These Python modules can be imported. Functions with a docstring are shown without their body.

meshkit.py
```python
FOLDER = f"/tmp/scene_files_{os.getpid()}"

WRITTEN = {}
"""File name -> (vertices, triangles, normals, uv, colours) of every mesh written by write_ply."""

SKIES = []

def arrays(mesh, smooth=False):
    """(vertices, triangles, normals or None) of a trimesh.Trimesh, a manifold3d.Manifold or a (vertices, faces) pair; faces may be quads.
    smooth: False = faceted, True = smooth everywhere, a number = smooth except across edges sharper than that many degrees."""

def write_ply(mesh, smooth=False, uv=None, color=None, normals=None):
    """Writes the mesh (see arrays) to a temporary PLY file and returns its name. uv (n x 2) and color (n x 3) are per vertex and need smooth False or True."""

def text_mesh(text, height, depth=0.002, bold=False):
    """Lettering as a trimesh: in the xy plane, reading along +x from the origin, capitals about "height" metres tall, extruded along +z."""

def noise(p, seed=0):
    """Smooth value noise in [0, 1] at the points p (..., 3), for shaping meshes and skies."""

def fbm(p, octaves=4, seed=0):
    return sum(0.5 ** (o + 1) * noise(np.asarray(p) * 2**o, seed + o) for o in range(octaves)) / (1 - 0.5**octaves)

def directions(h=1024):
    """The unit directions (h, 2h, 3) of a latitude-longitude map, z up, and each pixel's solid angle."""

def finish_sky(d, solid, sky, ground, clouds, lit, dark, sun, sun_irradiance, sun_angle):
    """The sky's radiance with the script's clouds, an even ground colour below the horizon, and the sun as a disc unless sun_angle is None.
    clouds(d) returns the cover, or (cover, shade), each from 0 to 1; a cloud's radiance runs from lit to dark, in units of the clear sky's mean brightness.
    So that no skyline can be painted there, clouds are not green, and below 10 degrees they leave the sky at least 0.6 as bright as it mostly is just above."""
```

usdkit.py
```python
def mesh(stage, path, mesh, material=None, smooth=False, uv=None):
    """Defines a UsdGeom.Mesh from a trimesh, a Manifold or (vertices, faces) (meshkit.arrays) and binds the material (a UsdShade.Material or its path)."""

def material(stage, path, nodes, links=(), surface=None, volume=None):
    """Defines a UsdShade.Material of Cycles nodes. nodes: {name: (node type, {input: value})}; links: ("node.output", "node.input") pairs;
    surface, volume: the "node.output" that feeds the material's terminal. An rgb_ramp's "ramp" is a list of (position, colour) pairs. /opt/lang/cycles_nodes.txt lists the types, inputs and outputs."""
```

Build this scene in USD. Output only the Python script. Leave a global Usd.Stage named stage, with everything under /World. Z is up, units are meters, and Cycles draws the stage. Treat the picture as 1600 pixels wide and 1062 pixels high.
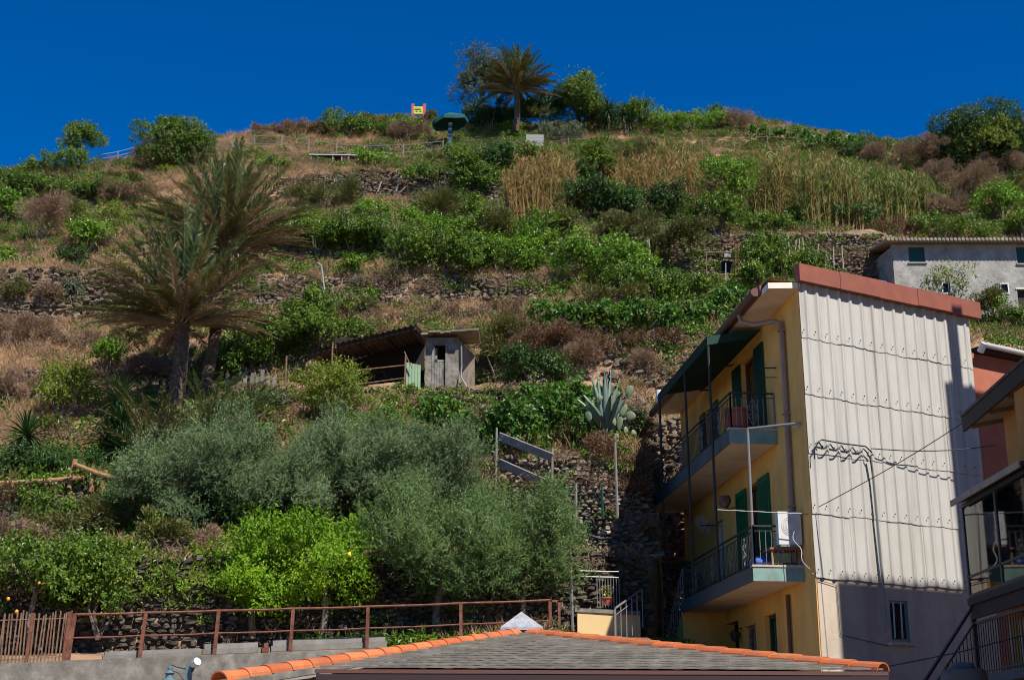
import math, numpy as np, trimesh, usdkit, meshkit
from shapely.geometry import Polygon, box as sbox
from pxr import Usd, UsdGeom, UsdLux, UsdShade, Gf, Sdf, Vt

stage = Usd.Stage.CreateInMemory()
UsdGeom.SetStageUpAxis(stage, 'Z'); UsdGeom.SetStageMetersPerUnit(stage, 1.0)
UsdGeom.Xform.Define(stage, '/World'); UsdGeom.Scope.Define(stage, '/World/Looks')
PI = math.pi

# ---------------------------------------------------------------- camera, sky, sun
FOC, PITCH, EYE = 2222.2, math.radians(16.5), np.array([0, 0, 1.7])
cam = UsdGeom.Camera.Define(stage, '/World/camera')
cam.CreateHorizontalApertureAttr(36.0); cam.CreateVerticalApertureAttr(36.0 * 679 / 1024); cam.CreateFocalLengthAttr(50.0)
cam.CreateClippingRangeAttr(Gf.Vec2f(0.1, 5000)); cam.CreateExposureAttr(0.7)
cam.AddTranslateOp().Set(Gf.Vec3d(0, 0, 1.7)); cam.AddRotateXOp().Set(90 + 16.5)
SUN_EL, SUN_H = math.radians(52), np.array([.60, -.80])
sky_m = usdkit.material(stage, '/World/Looks/sky_air', {
    'sky': ('sky_texture', {'sky_type': 'single_scattering', 'sun_disc': False, 'sun_elevation': SUN_EL, 'sun_rotation': math.atan2(*SUN_H),
                            'altitude': 1500.0, 'air_density': 1.0, 'aerosol_density': 0.0, 'ozone_density': 5.0}),
    'hs': ('hsv', {'hue': .510, 'saturation': 1.75, 'value': 1.36}), 'bg': ('background_shader', {'strength': 0.055})},
    [('sky.color', 'hs.color'), ('hs.color', 'bg.color')], surface='bg.background')
dome = UsdLux.DomeLight.Define(stage, '/World/sky')
UsdShade.MaterialBindingAPI.Apply(dome.GetPrim()).Bind(sky_m)
sun = UsdLux.DistantLight.Define(stage, '/World/sun')
sun.CreateIntensityAttr(1.25); sun.CreateNormalizeAttr(True); sun.CreateAngleAttr(0.5); sun.CreateColorAttr(Gf.Vec3f(1, .95, .86))
SUN = np.array([SUN_H[0] * math.cos(SUN_EL), SUN_H[1] * math.cos(SUN_EL), math.sin(SUN_EL)])
sun.AddRotateZOp().Set(math.degrees(math.atan2(SUN_H[0], -SUN_H[1]))); sun.AddRotateXOp().Set(90 - math.degrees(SUN_EL))

# ---------------------------------------------------------------- helpers
FW = np.array([0, math.cos(PITCH), math.sin(PITCH)]); UP = np.array([0, -math.sin(PITCH), math.cos(PITCH)])
def ray(u, v): return np.array([(u - 800) / FOC, 0, 0]) + FW + UP * (531 - v) / FOC
def at(u, v, Y):
    """The point seen at pixel (u, v) of the photograph at distance Y along the ground."""
    d = ray(u, v); return EYE + d * (Y / d[1])
def on(u, v, p, n): d = ray(u, v); return EYE + d * (np.dot(p - EYE, n) / np.dot(d, n))
def proj(p):
    q = np.atleast_2d(p) - EYE; z = q @ FW
    return np.stack([800 + FOC * q[:, 0] / z, 531 - FOC * (q @ UP) / z], 1)
taken = {}
def numbered(parent, name):
    k = parent + '/' + name; n = taken.get(k, 0); taken[k] = n + 1
    return k if n == 0 else f'{k}_{n:03d}'
def tag(prim, label=None, cat=None, group=None, kind=None):
    for k, x in (('label', label), ('category', cat), ('group', group), ('kind', kind)):
        if x: prim.SetCustomDataByKey(k, x)
    return prim
def thing(name, label, cat, loc=(0, 0, 0), group=None, kind=None):
    p = numbered('/World', name); x = UsdGeom.Xform.Define(stage, p); x.AddTranslateOp().Set(Gf.Vec3d(*map(float, loc)))
    T = tag(x.GetPrim(), label, cat, group, kind); ORG[p] = np.array(loc, float); return p
ORG = {'/World': np.zeros(3)}
def norm(a): a = np.asarray(a, float); return a / np.maximum(np.linalg.norm(a, axis=-1, keepdims=True), 1e-9)
class MB:
    """Collects shapes (world coordinates) that become one mesh."""
    def __init__(s): s.v, s.f, s.r, s.n = [], [], [], 0
    def add(s, v, f, rnd=None):
        v, f = np.asarray(v, float), np.asarray(f, int)
        if len(f) and f.shape[1] == 4: f = np.vstack([f[:, [0, 1, 2]], f[:, [0, 2, 3]]])
        s.v.append(v); s.f.append(f + s.n); s.n += len(v)
        s.r.append(np.broadcast_to(np.asarray(0.5 if rnd is None else rnd, float), len(v))); return s
    def mesh(s, m, rnd=None): return s.add(m.vertices, m.faces, rnd)
    def box(s, o, a, b, c, rnd=None):
        """A box from corner o along the edge vectors a, b, c."""
        o, a, b, c = (np.asarray(x, float) for x in (o, a, b, c))
        v = [o + i * a + j * b + k * c for k in (0, 1) for j in (0, 1) for i in (0, 1)]
        f = [[0, 2, 3, 1], [4, 5, 7, 6], [0, 1, 5, 4], [2, 6, 7, 3], [0, 4, 6, 2], [1, 3, 7, 5]]
        if np.dot(np.cross(a, b), c) < 0: f = [x[::-1] for x in f]
        return s.add(v, f, rnd)
    def bar(s, p, q, w, h=None, rnd=None, up=(0, 0, 1)):
        p, q = np.asarray(p, float), np.asarray(q, float); h = h or w; d = norm(q - p)
        if abs(d @ np.asarray(up, float)) > .95: up = (0, 1, 0) if abs(d[1]) < .9 else (1, 0, 0)
        a = norm(np.cross(d, up)); b = np.cross(a, d)
        return s.box(p - a * w / 2 - b * h / 2, q - p, a * w, b * h, rnd)
    def tube(s, pts, r, n=8, rnd=None, cap=True):
        pts = np.asarray(pts, float); r = np.broadcast_to(np.asarray(r, float), len(pts))
        d = norm(np.gradient(pts, axis=0)); ref = np.array([0, 0, 1.]) if abs(d[0][2]) < .9 else np.array([1., 0, 0])
        rings = []
        a = norm(np.cross(d[0], ref))
        for k in range(len(pts)):
            a = norm(a - d[k] * (a @ d[k])); b = np.cross(d[k], a); th = np.arange(n) * 2 * PI / n
            rings.append(pts[k] + r[k] * (np.cos(th)[:, None] * a + np.sin(th)[:, None] * b))
        v = np.vstack(rings); i = np.arange(n); j = (i + 1) % n
        f = np.vstack([np.stack([k * n + i, k * n + j, (k + 1) * n + j, (k + 1) * n + i], 1) for k in range(len(pts) - 1)])
        f = np.vstack([f[:, [0, 1, 2]], f[:, [0, 2, 3]]])
        if cap:
            e = len(v); v = np.vstack([v, pts[:1], pts[-1:]]); m = (len(pts) - 1) * n
            f = np.vstack([f, np.stack([j, i, np.full(n, e)], 1), np.stack([m + i, m + j, np.full(n, e + 1)], 1)])
        return s.add(v, f, rnd)
    def build(s, name, mat, parent='/World', smooth=False, label=None, kind=None, double=True):
        p = numbered(parent, name); v = np.vstack(s.v) - ORG.get(parent, ORG.get(parent.rsplit('/', 1)[0], ORG['/World'])); f = np.vstack(s.f)
        if parent not in ORG: ORG[parent] = ORG[parent.rsplit('/', 1)[0]]
        m = usdkit.mesh(stage, p, (v, f), LOOK[mat], smooth)
        if smooth is False or smooth is True:
            r = np.concatenate(s.r)
            UsdGeom.PrimvarsAPI(m).CreatePrimvar('rnd', Sdf.ValueTypeNames.FloatArray, 'vertex').Set(Vt.FloatArray.FromNumpy(r.astype(np.float32)))
        tag(m.GetPrim(), label, None, None, kind); return p
def one(mb, name, mat, label, cat, group=None, kind=None, smooth=False):
    """A thing that is one mesh."""
    p = mb.build(name, mat, '/World', smooth); tag(stage.GetPrimAtPath(p), label, cat, group, kind); return p
class Frame:
    """A wall's own axes: a along the wall, t out of it, z up."""
    def __init__(s, o, a, t): s.o, s.a, s.t, s.z = np.array(o, float), np.array(a, float), np.array(t, float), np.array([0, 0, 1.])
    def p(s, a, t, z): return s.o + s.a * a + s.t * t + s.z * z
    def box(s, mb, a0, a1, t0, t1, z0, z1, rnd=None): return mb.box(s.p(a0, t0, z0), s.a * (a1 - a0), s.t * (t1 - t0), s.z * (z1 - z0), rnd)
    def panel(s, mb, outline, holes, t0, t1):
        g = Polygon(outline)
        for h in holes: g = g.difference(sbox(*h))
        for q in getattr(g, 'geoms', [g]):
            m = trimesh.creation.extrude_polygon(q, t1 - t0, engine='earcut'); w = m.vertices
            mb.add(s.o + np.outer(w[:, 0], s.a) + np.outer(w[:, 2] + t0, s.t) + np.outer(w[:, 1], s.z), m.faces)
        return mb
    def px(s, u, v, t=0.0):
        q = on(u, v, s.o + s.t * t, s.t) - s.o; return float(q @ s.a), float(q[2])

# ---------------------------------------------------------------- materials
LOOK = {}
def mat(name, col, rough=.75, by=None, noise=None, stain=None, streak=None, bump=None, metallic=0., spec=.35, thin=0., thin_col=None, coat=0.):
    """col: one colour or a list of colours for a ramp; by: 'rnd' (primvar), 'object' or 'noise' picks along it; noise: its scale; stain: (scale, colour, amount); bump: (scale, strength, distance)."""
    N = {'p': ('principled_bsdf', {'roughness': rough, 'metallic': metallic, 'specular_ior_level': spec, 'coat_weight': coat}), 'g': ('geometry', {})}; Lk = []
    if by:
        k = len(col); N['rp'] = ('rgb_ramp', {'ramp': [(i / (k - 1), c) for i, c in enumerate(col)]})
        if by == 'rnd': N['at'] = ('attribute', {'attribute': 'rnd'}); src = 'at.fac'
        elif by == 'object': N['oi'] = ('object_info', {}); src = 'oi.random'
        else: src = None
        if noise:
            N['nz'] = ('noise_texture', {'scale': noise, 'detail': 4.0, 'roughness': .65}); Lk.append(('g.position', 'nz.vector'))
            N['mr'] = ('map_range', {'from_min': .3, 'from_max': .7, 'to_min': 0.0, 'to_max': 1.0, 'clamp': True}); Lk.append(('nz.fac', 'mr.value'))
            if src is None: src = 'mr.result'
            else:
                N['mf'] = ('mix_float', {'fac': .45}); Lk += [(src, 'mf.a'), ('mr.result', 'mf.b')]; src = 'mf.result'
        Lk.append((src, 'rp.fac')); c = 'rp.color'
    else: c = None
    if stain:
        N['sn'] = ('noise_texture', {'scale': stain[0], 'detail': 6.0, 'roughness': .7}); Lk.append(('g.position', 'sn.vector'))
        N['sr'] = ('map_range', {'from_min': .42, 'from_max': .68, 'to_min': 0.0, 'to_max': float(stain[2]), 'clamp': True}); Lk.append(('sn.fac', 'sr.value'))
        N['sm'] = ('mix', {'color2': stain[1], **({} if c else {'color1': col})}); Lk.append(('sr.result', 'sm.fac'))
        if c: Lk.append((c, 'sm.color1'))
        c = 'sm.color'
    if streak:                                                                            # rain streaks: noise drawn out downwards
        N['sp'] = ('mapping', {'scale': streak[0]}); N['st'] = ('noise_texture', {'scale': 1.0, 'detail': 5.0, 'roughness': .65}); Lk += [('g.position', 'sp.vector'), ('sp.vector', 'st.vector')]
        N['sq'] = ('map_range', {'from_min': .50, 'from_max': .74, 'to_min': 0.0, 'to_max': float(streak[2]), 'clamp': True}); Lk.append(('st.fac', 'sq.value'))
        N['sx'] = ('mix', {'color2': streak[1], **({} if c else {'color1': col})}); Lk.append(('sq.result', 'sx.fac'))
        if c: Lk.append((c, 'sx.color1'))
        c = 'sx.color'
    if c: Lk.append((c, 'p.base_color'))
    else: N['p'][1]['base_color'] = col
    if bump:
        N['bn'] = ('noise_texture', {'scale': bump[0], 'detail': 5.0, 'roughness': .65}); N['bp'] = ('bump', {'strength': bump[1], 'distance': bump[2]})
        Lk += [('g.position', 'bn.vector'), ('bn.fac', 'bp.height'), ('bp.normal', 'p.normal')]
    out = 'p.BSDF'
    if thin:
        N['tr'] = ('translucent_bsdf', {}); N['mx'] = ('mix_closure', {'fac': thin})
        if c: N['tm'] = ('mix', {'mix_type': 'multiply', 'fac': 1.0, 'color2': thin_col or (1.2, 1.25, .6)}); Lk += [(c, 'tm.color1'), ('tm.color', 'tr.color')]
        else: N['tr'][1]['color'] = thin_col or col
        Lk += [('p.BSDF', 'mx.closure1'), ('tr.BSDF', 'mx.closure2')]; out = 'mx.closure'
    LOOK[name] = usdkit.material(stage, '/World/Looks/' + name, N, Lk, surface=out)
def leafmat(name, cols, noise=.9, thin=.26, rough=.5, spec=.35): mat(name, cols, rough, 'rnd', noise, thin=thin, spec=spec)
leafmat('leaf_mid', [(.028, .062, .006), (.080, .148, .012), (.190, .265, .024)], rough=.42)
leafmat('leaf_dark', [(.012, .036, .006), (.032, .076, .012), (.075, .140, .022)], rough=.42)
leafmat('leaf_bright', [(.048, .108, .009), (.110, .215, .014), (.215, .340, .024)], rough=.4)
leafmat('leaf_citrus', [(.050, .118, .008), (.140, .265, .010), (.30, .43, .020)], rough=.5, spec=.25)
leafmat('leaf_yellow', [(.080, .120, .012), (.150, .200, .016), (.260, .280, .030)])
leafmat('leaf_olive', [(.038, .072, .024), (.108, .165, .064), (.26, .325, .165)], rough=.5, thin=.15)
leafmat('leaf_olive_green', [(.038, .080, .018), (.098, .170, .044), (.225, .305, .120)], rough=.5, thin=.18)
leafmat('leaf_grey', [(.050, .070, .036), (.095, .120, .065), (.160, .180, .105)], thin=.15)
leafmat('leaf_heath', [(.045, .052, .013), (.105, .108, .026), (.195, .170, .050)], thin=.15)
leafmat('leaf_dry', [(.105, .064, .044), (.215, .138, .092), (.36, .245, .165)], thin=.15, rough=.8)
leafmat('leaf_rust', [(.075, .040, .024), (.150, .082, .046), (.240, .150, .085)], thin=.15, rough=.8)
leafmat('leaf_vine', [(.030, .075, .012), (.065, .150, .022), (.130, .240, .040)], thin=.35, rough=.45)
leafmat('cane_tan', [(.160, .100, .032), (.280, .182, .062), (.40, .275, .105)], rough=.7)
leafmat('cane_green', [(.055, .095, .014), (.120, .180, .028), (.270, .280, .080)], rough=.5)
leafmat('grass_dry', [(.185, .105, .056), (.35, .210, .115), (.52, .35, .21)], noise=.25, rough=.85)
leafmat('grass_green', [(.035, .060, .012), (.070, .110, .022), (.130, .170, .040)], noise=.25)
leafmat('frond_green', [(.032, .056, .014), (.085, .118, .032), (.19, .21, .080)], rough=.35, thin=.15)
leafmat('frond_mixed', [(.050, .056, .016), (.125, .118, .040), (.26, .21, .095)], rough=.5, thin=.15)
leafmat('frond_dead', [(.130, .080, .042), (.260, .175, .105), (.46, .35, .24)], rough=.8, thin=.15)
leafmat('yucca_leaf', [(.014, .035, .010), (.030, .066, .018), (.065, .115, .030)], rough=.4, thin=.1)
leafmat('agave_leaf', [(.100, .150, .120), (.160, .225, .180), (.230, .300, .240)], rough=.55, thin=0.05)
leafmat('cactus', [(.070, .105, .055), (.125, .160, .090), (.21, .24, .15)], rough=.6, thin=0)
mat('stone_shaded', [(.026, .019, .015), (.062, .047, .036), (.11, .086, .067), (.21, .175, .14)], .9, 'rnd', 2.2, stain=(.8, (.02, .016, .013), .7), bump=(9, .7, .03))  # darker copy of stone: the lane wall's shade is put into this colour
mat('bark', [(.10, .075, .055), (.20, .16, .125)], .9, 'noise', 6.0, bump=(18, .8, .03))
mat('palm_bark', [(.045, .028, .018), (.105, .07, .047), (.20, .145, .10)], .9, 'rnd', 5.0, bump=(14, .8, .03))
mat('stone', [(.048, .036, .027), (.125, .096, .072), (.215, .168, .128), (.37, .305, .24)], .9, 'rnd', 2.2, stain=(1.1, (.05, .04, .03), .6), bump=(9, .7, .03))
mat('stone_grey', [(.06, .047, .037), (.155, .126, .10), (.27, .225, .182), (.44, .385, .325)], .9, 'rnd', 2.2, stain=(1.3, (.06, .055, .045), .5), bump=(9, .7, .03))
mat('earth', [(.10, .058, .038), (.20, .118, .070), (.32, .19, .112), (.22, .145, .086)], .95, 'noise', .55, stain=(.23, (.055, .065, .024), .75), bump=(3.0, .8, .12))
mat('ground', [(.12, .11, .10), (.2, .185, .165)], .95, 'noise', .4)
mat('concrete', [(.10, .092, .08), (.17, .155, .135), (.25, .23, .20)], .9, 'noise', 3.5, stain=(1.5, (.07, .06, .05), .6), bump=(25, .5, .02))
mat('plaster_pale_yellow', (.52, .38, .19), .85, stain=(1.2, (.6, .43, .2), .4))
mat('plaster_yellow', (.76, .42, .115), .85, streak=((1.6, 1.6, .25), (.44, .24, .075), .6), stain=(.9, (.50, .27, .085), .6), bump=(30, .12, .01))
mat('plaster_cream', (.46, .385, .31), .85, streak=((2.0, 2.0, .3), (.28, .22, .17), .6), stain=(1.1, (.34, .27, .21), .6), bump=(30, .15, .01))
mat('plaster_white', (.62, .57, .50), .85, stain=(1.2, (.46, .41, .35), .4))
mat('plaster_orange', (.34, .15, .040), .85, stain=(1.2, (.45, .22, .07), .4))
mat('plaster_terracotta', (.30, .090, .055), .85, stain=(1.2, (.46, .18, .11), .4))
mat('plaster_rough', [(.17, .162, .148), (.28, .268, .248), (.38, .365, .34)], .9, 'noise', 1.6, stain=(.7, (.20, .18, .16), .6), bump=(6, .7, .05))
mat('corrugated', (.40, .385, .355), .6, streak=((5.0, 5.0, .22), (.25, .22, .185), .75), stain=(.8, (.33, .31, .275), .55), bump=(40, .08, .01))
mat('red_metal', (.20, .066, .042), .55, stain=(2.5, (.27, .085, .055), .7))
mat('brown_metal', (.11, .048, .036), .45, stain=(2.0, (.09, .05, .04), .6))
mat('pipe_brown', (.30, .20, .155), .5, stain=(1.2, (.22, .14, .10), .6))
mat('dark_metal', (.025, .026, .026), .5)
mat('grey_metal', (.20, .20, .195), .45, metallic=.3)
mat('pale_metal', (.52, .53, .53), .4, metallic=.4)
mat('zinc', [(.32, .32, .33), (.50, .50, .51), (.62, .62, .63)], .42, 'noise', 6.0, metallic=.55, stain=(9, (.30, .29, .28), .6))
mat('rust', [(.075, .026, .017), (.15, .052, .032), (.21, .085, .052)], .8, 'noise', 7.0, bump=(40, .3, .005))
mat('hut_plaster', [(.12, .105, .088), (.21, .185, .16), (.30, .27, .235)], .9, 'noise', 3.0, stain=(2.0, (.07, .06, .05), .7), bump=(8, .7, .05))
mat('rust_pale', [(.095, .05, .032), (.17, .10, .062), (.24, .155, .10)], .85, 'noise', 7.0)
mat('shutter_green', (.006, .115, .045), .45, stain=(2.0, (.004, .08, .03), .5))
mat('shutter_dark', (.006, .042, .030), .45)
mat('awning_green', (.004, .036, .029), .7, thin=.1, thin_col=(.01, .10, .07))
mat('teal_trim', (.20, .31, .275), .7, stain=(3.0, (.12, .17, .15), .7))
mat('trim_dark', (.095, .10, .095), .8, stain=(2.0, (.06, .06, .055), .6))
mat('soffit_beige', (.30, .24, .18), .85, stain=(3, (.16, .12, .09), .6))
mat('slab_white', (.76, .64, .55), .85, stain=(1.4, (.44, .39, .34), .5))
mat('interior_shade', (.02, .015, .013), .9)  # near-black: the shade of unlit insides is put into the colour
mat('door_brown', (.075, .035, .024), .6)
mat('white_paint', (.55, .54, .52), .5)
mat('grey_paint', (.23, .23, .225), .6)
mat('curtain', (.55, .53, .49), .9)
mat('curtain_teal', [(.06, .30, .34), (.14, .46, .48)], .9, 'noise', 3.0)
mat('wood', [(.14, .070, .030), (.27, .145, .066), (.36, .21, .105)], .8, 'noise', 4.0, bump=(20, .3, .01))
mat('wood_grey', [(.09, .082, .075), (.17, .155, .14), (.27, .25, .23)], .85, 'rnd', 3.0, bump=(20, .4, .01))
mat('wood_dark', [(.018, .013, .011), (.042, .031, .024)], .85, 'rnd', 3.0)
mat('cut_wood', [(.25, .20, .15), (.40, .33, .26)], .85, 'rnd', 3.0)
mat('tile_orange', [(.30, .065, .020), (.46, .115, .034), (.55, .18, .065)], .8, 'object', 3.0, stain=(4.0, (.24, .10, .05), .75), bump=(30, .3, .01))
mat('tile_grey', [(.10, .088, .072), (.20, .178, .148), (.33, .295, .25)], .85, 'rnd', 1.8, stain=(2.2, (.10, .09, .075), .6), bump=(22, .4, .01))
mat('fascia_dark', (.035, .020, .020), .5)
mat('lamp_teal', (.085, .14, .155), .4)
mat('blue_cloth', (.05, .12, .42), .8)
mat('terracotta_pot', (.36, .095, .055), .7)
mat('red_flower', [(.45, .05, .03), (.6, .2, .04), (.08, .16, .03)], .7, 'rnd')
mat('sign_red', (.42, .06, .07), .6)
mat('sign_yellow', (.46, .47, .06), .6)
mat('sign_ink', (.10, .14, .03), .6)
mat('yellow_paint', (.55, .36, .04), .6)
mat('lemon', (.80, .55, .03), .45)
mat('orange_fruit', (.75, .28, .02), .45)
mat('pale_blue', (.34, .46, .55), .6)
mat('pole_blue', [(.02, .035, .09), (.10, .2, .34), (.6, .66, .7)], .6, 'rnd')
mat('canopy_teal', (.012, .080, .085), .8, thin=.15, thin_col=(.02, .1, .1))
mat('green_door', (.235, .35, .215), .75, stain=(3.0, (.16, .22, .13), .6))
mat('old_white_wood', [(.075, .068, .058), (.16, .148, .13), (.27, .255, .23)], .8, 'noise', 5.0)
mat('roof_slate', [(.13, .11, .09), (.25, .21, .17), (.34, .28, .22)], .9, 'rnd', 2.0, bump=(15, .4, .02))
mat('cable', (.018, .018, .02), .5)
mat('cable_white', (.5, .5, .48), .5)
mat('roof_dark', [(.035, .024, .019), (.085, .055, .042), (.13, .09, .07)], .85, 'noise', 3.0)
def glass(name, tint=(.8, .85, .85)):
    LOOK[name] = usdkit.material(stage, '/World/Looks/' + name, {'t': ('transparent_bsdf', {'color': tint}), 'g': ('glossy_bsdf', {'roughness': .03, 'color': (.9, .9, .9)}), 'f': ('fresnel', {'IOR': 1.5}), 'm': ('mix_closure', {})},
        [('f.fac', 'm.fac'), ('t.BSDF', 'm.closure1'), ('g.BSDF', 'm.closure2')], surface='m.closure')
glass('glass')

# ---------------------------------------------------------------- the hill: rows of points from the lane to beyond the crest
def row(*pts): 
    q = np.array([at(*p) if p[0] != 'w' else np.array(p[1:], float) for p in pts]); return q[np.argsort(q[:, 0])]
LANE = row((-300, 1052, 28.8), (0, 1041, 30.5), (105, 1036, 31), (575, 1018, 33.3), (865, 1004, 35), (960, 997, 36), (1010, 994, 36.6), ('w', 5.6, 38, 4.0), ('w', 6.4, 38, 3.0), ('w', 60, 38, 3))
def lift(r, dy, dz): return r + np.array([0, dy, dz])
ROWS = [row(('w', -90, -60, 0), ('w', 90, -60, 0)), row(('w', -90, 27, 0), ('w', 4, 27, 0), ('w', 7, 27, 0), ('w', 90, 27, 0)),
  LANE * np.array([1, 1, 0]) + np.array([0, -.25, 0]), LANE, 
  row((-300, 1032, 32), (0, 1022, 33.5), (105, 1018, 34), (575, 1005, 36.2), (800, 998, 37.6), (960, 985, 39.3), ('w', 3.9, 39.9, 4.5), ('w', 4.9, 47, 4.4), ('w', 6, 48, 3), ('w', 60, 52, 3)),      # lane wall, foot
  row((-300, 905, 32.6), (0, 892, 34), (200, 882, 34.8), (400, 879, 36), (600, 876, 37), (800, 872, 38.2), (960, 870, 39.7), ('w', 4.1, 40.3, 7.0), ('w', 4.95, 47.3, 7.0), ('w', 6, 48.3, 7), ('w', 60, 52.4, 7)),  # lane wall, top
  row((-300, 865, 38.5), (0, 852, 39), (200, 838, 39.4), (400, 832, 39.8), (600, 830, 40.2), (800, 858, 40.5), (960, 862, 40.8), ('w', 4.15, 41.2, 7.4), ('w', 5.0, 47.5, 7.5), ('w', 60, 53, 7.5)),
  row((-300, 770, 39.2), (0, 765, 39.7), (200, 748, 40.2), (400, 746, 40.7), (600, 736, 41), (800, 722, 41.2), (900, 722, 41.3), (960, 728, 41.5), (1003, 742, 41.8), ('w', 5.05, 47.8, 10.2), ('w', 60, 53.5, 10.2)),
  row((-300, 735, 45.5), (0, 722, 46), (200, 692, 47), (400, 662, 48), (600, 645, 48.5), (700, 658, 48.5), (880, 662, 47), (990, 680, 46.6), ('w', 5.1, 49.5, 11.5), ('w', 60, 55, 11.6)),
  row((-300, 670, 47), (0, 660, 47.3), (200, 650, 48.2), (330, 626, 49), (470, 616, 49.3), (600, 619, 49.3), (740, 614, 49.3), (880, 612, 48.8), (1000, 622, 48.3), ('w', 5.2, 50, 13.5), ('w', 60, 56, 13.5)),
  row((-300, 635, 51), (0, 626, 51), (200, 620, 52), (400, 602, 53.6), (600, 598, 54), (740, 600, 54), (880, 603, 52.5), (1000, 606, 52), (1100, 600, 52), ('w', 60, 60, 14.4)),
  row((-300, 600, 52), (0, 588, 52), (200, 580, 53), (400, 545, 55), (600, 520, 55.5), (740, 525, 55.5), (880, 532, 54.2), (1000, 530, 53.7), (1100, 522, 54), (1300, 520, 58), ('w', 60, 63, 17.4)),
  row((-300, 510, 61.5), (0, 502, 62), (200, 500, 62), (400, 486, 63), (600, 482, 63.5), (800, 470, 64), (900, 462, 65), (1000, 466, 65), (1150, 458, 66), (1300, 466, 66), (1450, 510, 68), (1700, 520, 69)),
  row((-300, 430, 63), (0, 423, 63.4), (190, 426, 63.4), (400, 436, 63.8), (600, 439, 64.2), (870, 435, 64.8), (1000, 448, 66), (1150, 448, 67), (1300, 456, 67.5), (1450, 492, 69), (1700, 500, 70)),
  row((-300, 415, 69), (0, 411, 69), (400, 413, 70), (600, 416, 70), (800, 421, 70.5), (1000, 434, 70.6), (1100, 440, 70.8), (1370, 442, 72), (1450, 470, 75), (1700, 480, 76)),
  row((-300, 390, 70), (0, 392, 70), (400, 352, 71.5), (600, 362, 71.6), (800, 374, 71.6), (900, 362, 71.6), (1080, 371, 71.6), (1370, 369, 72.8), (1450, 373, 77), (1700, 377, 78)),
  row((-300, 350, 82), (0, 346, 82), (200, 332, 83), (400, 320, 84), (560, 309, 85), (700, 313, 85), (900, 322, 85), (1200, 335, 84), (1400, 346, 84), (1700, 332, 85)),
  row((-300, 325, 83), (0, 322, 83), (200, 302, 85), (400, 287, 86), (560, 269, 86), (700, 273, 86), (900, 291, 86), (1200, 311, 86), (1700, 312, 87)),
  row((-300, 300, 93), (0, 291, 94), (150, 270, 96), (220, 253, 97), (320, 239, 98), (450, 243, 98), (560, 252, 98), (700, 246, 98), (860, 236, 98), (1000, 233, 98), (1320, 233, 97), (1450, 242, 96), (1700, 262, 95))]
ROWS.append(lift(ROWS[-1], 1.6, .12))
ROWS.append(row((-300, 280, 103), (0, 269, 104), (60, 267, 104), (130, 259, 104), (220, 245, 105), (330, 215, 108), (450, 202, 110), (600, 184, 113), (720, 189, 114), (850, 196, 114), (1000, 189, 114), (1060, 182, 114), (1160, 188, 112), (1300, 210, 108), (1450, 228, 104), (1600, 241, 102), (1900, 270, 100)))
ROWS.append(lift(ROWS[-1], 8, -1.0)); ROWS.append(lift(ROWS[-1], 60, -18)); ROWS.append(lift(ROWS[-1], 60, -40))
RY = lambda x: np.stack([np.interp(x, r[:, 0], r[:, 1]) for r in ROWS]); RZ = lambda x: np.stack([np.interp(x, r[:, 0], r[:, 2]) for r in ROWS])
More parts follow.
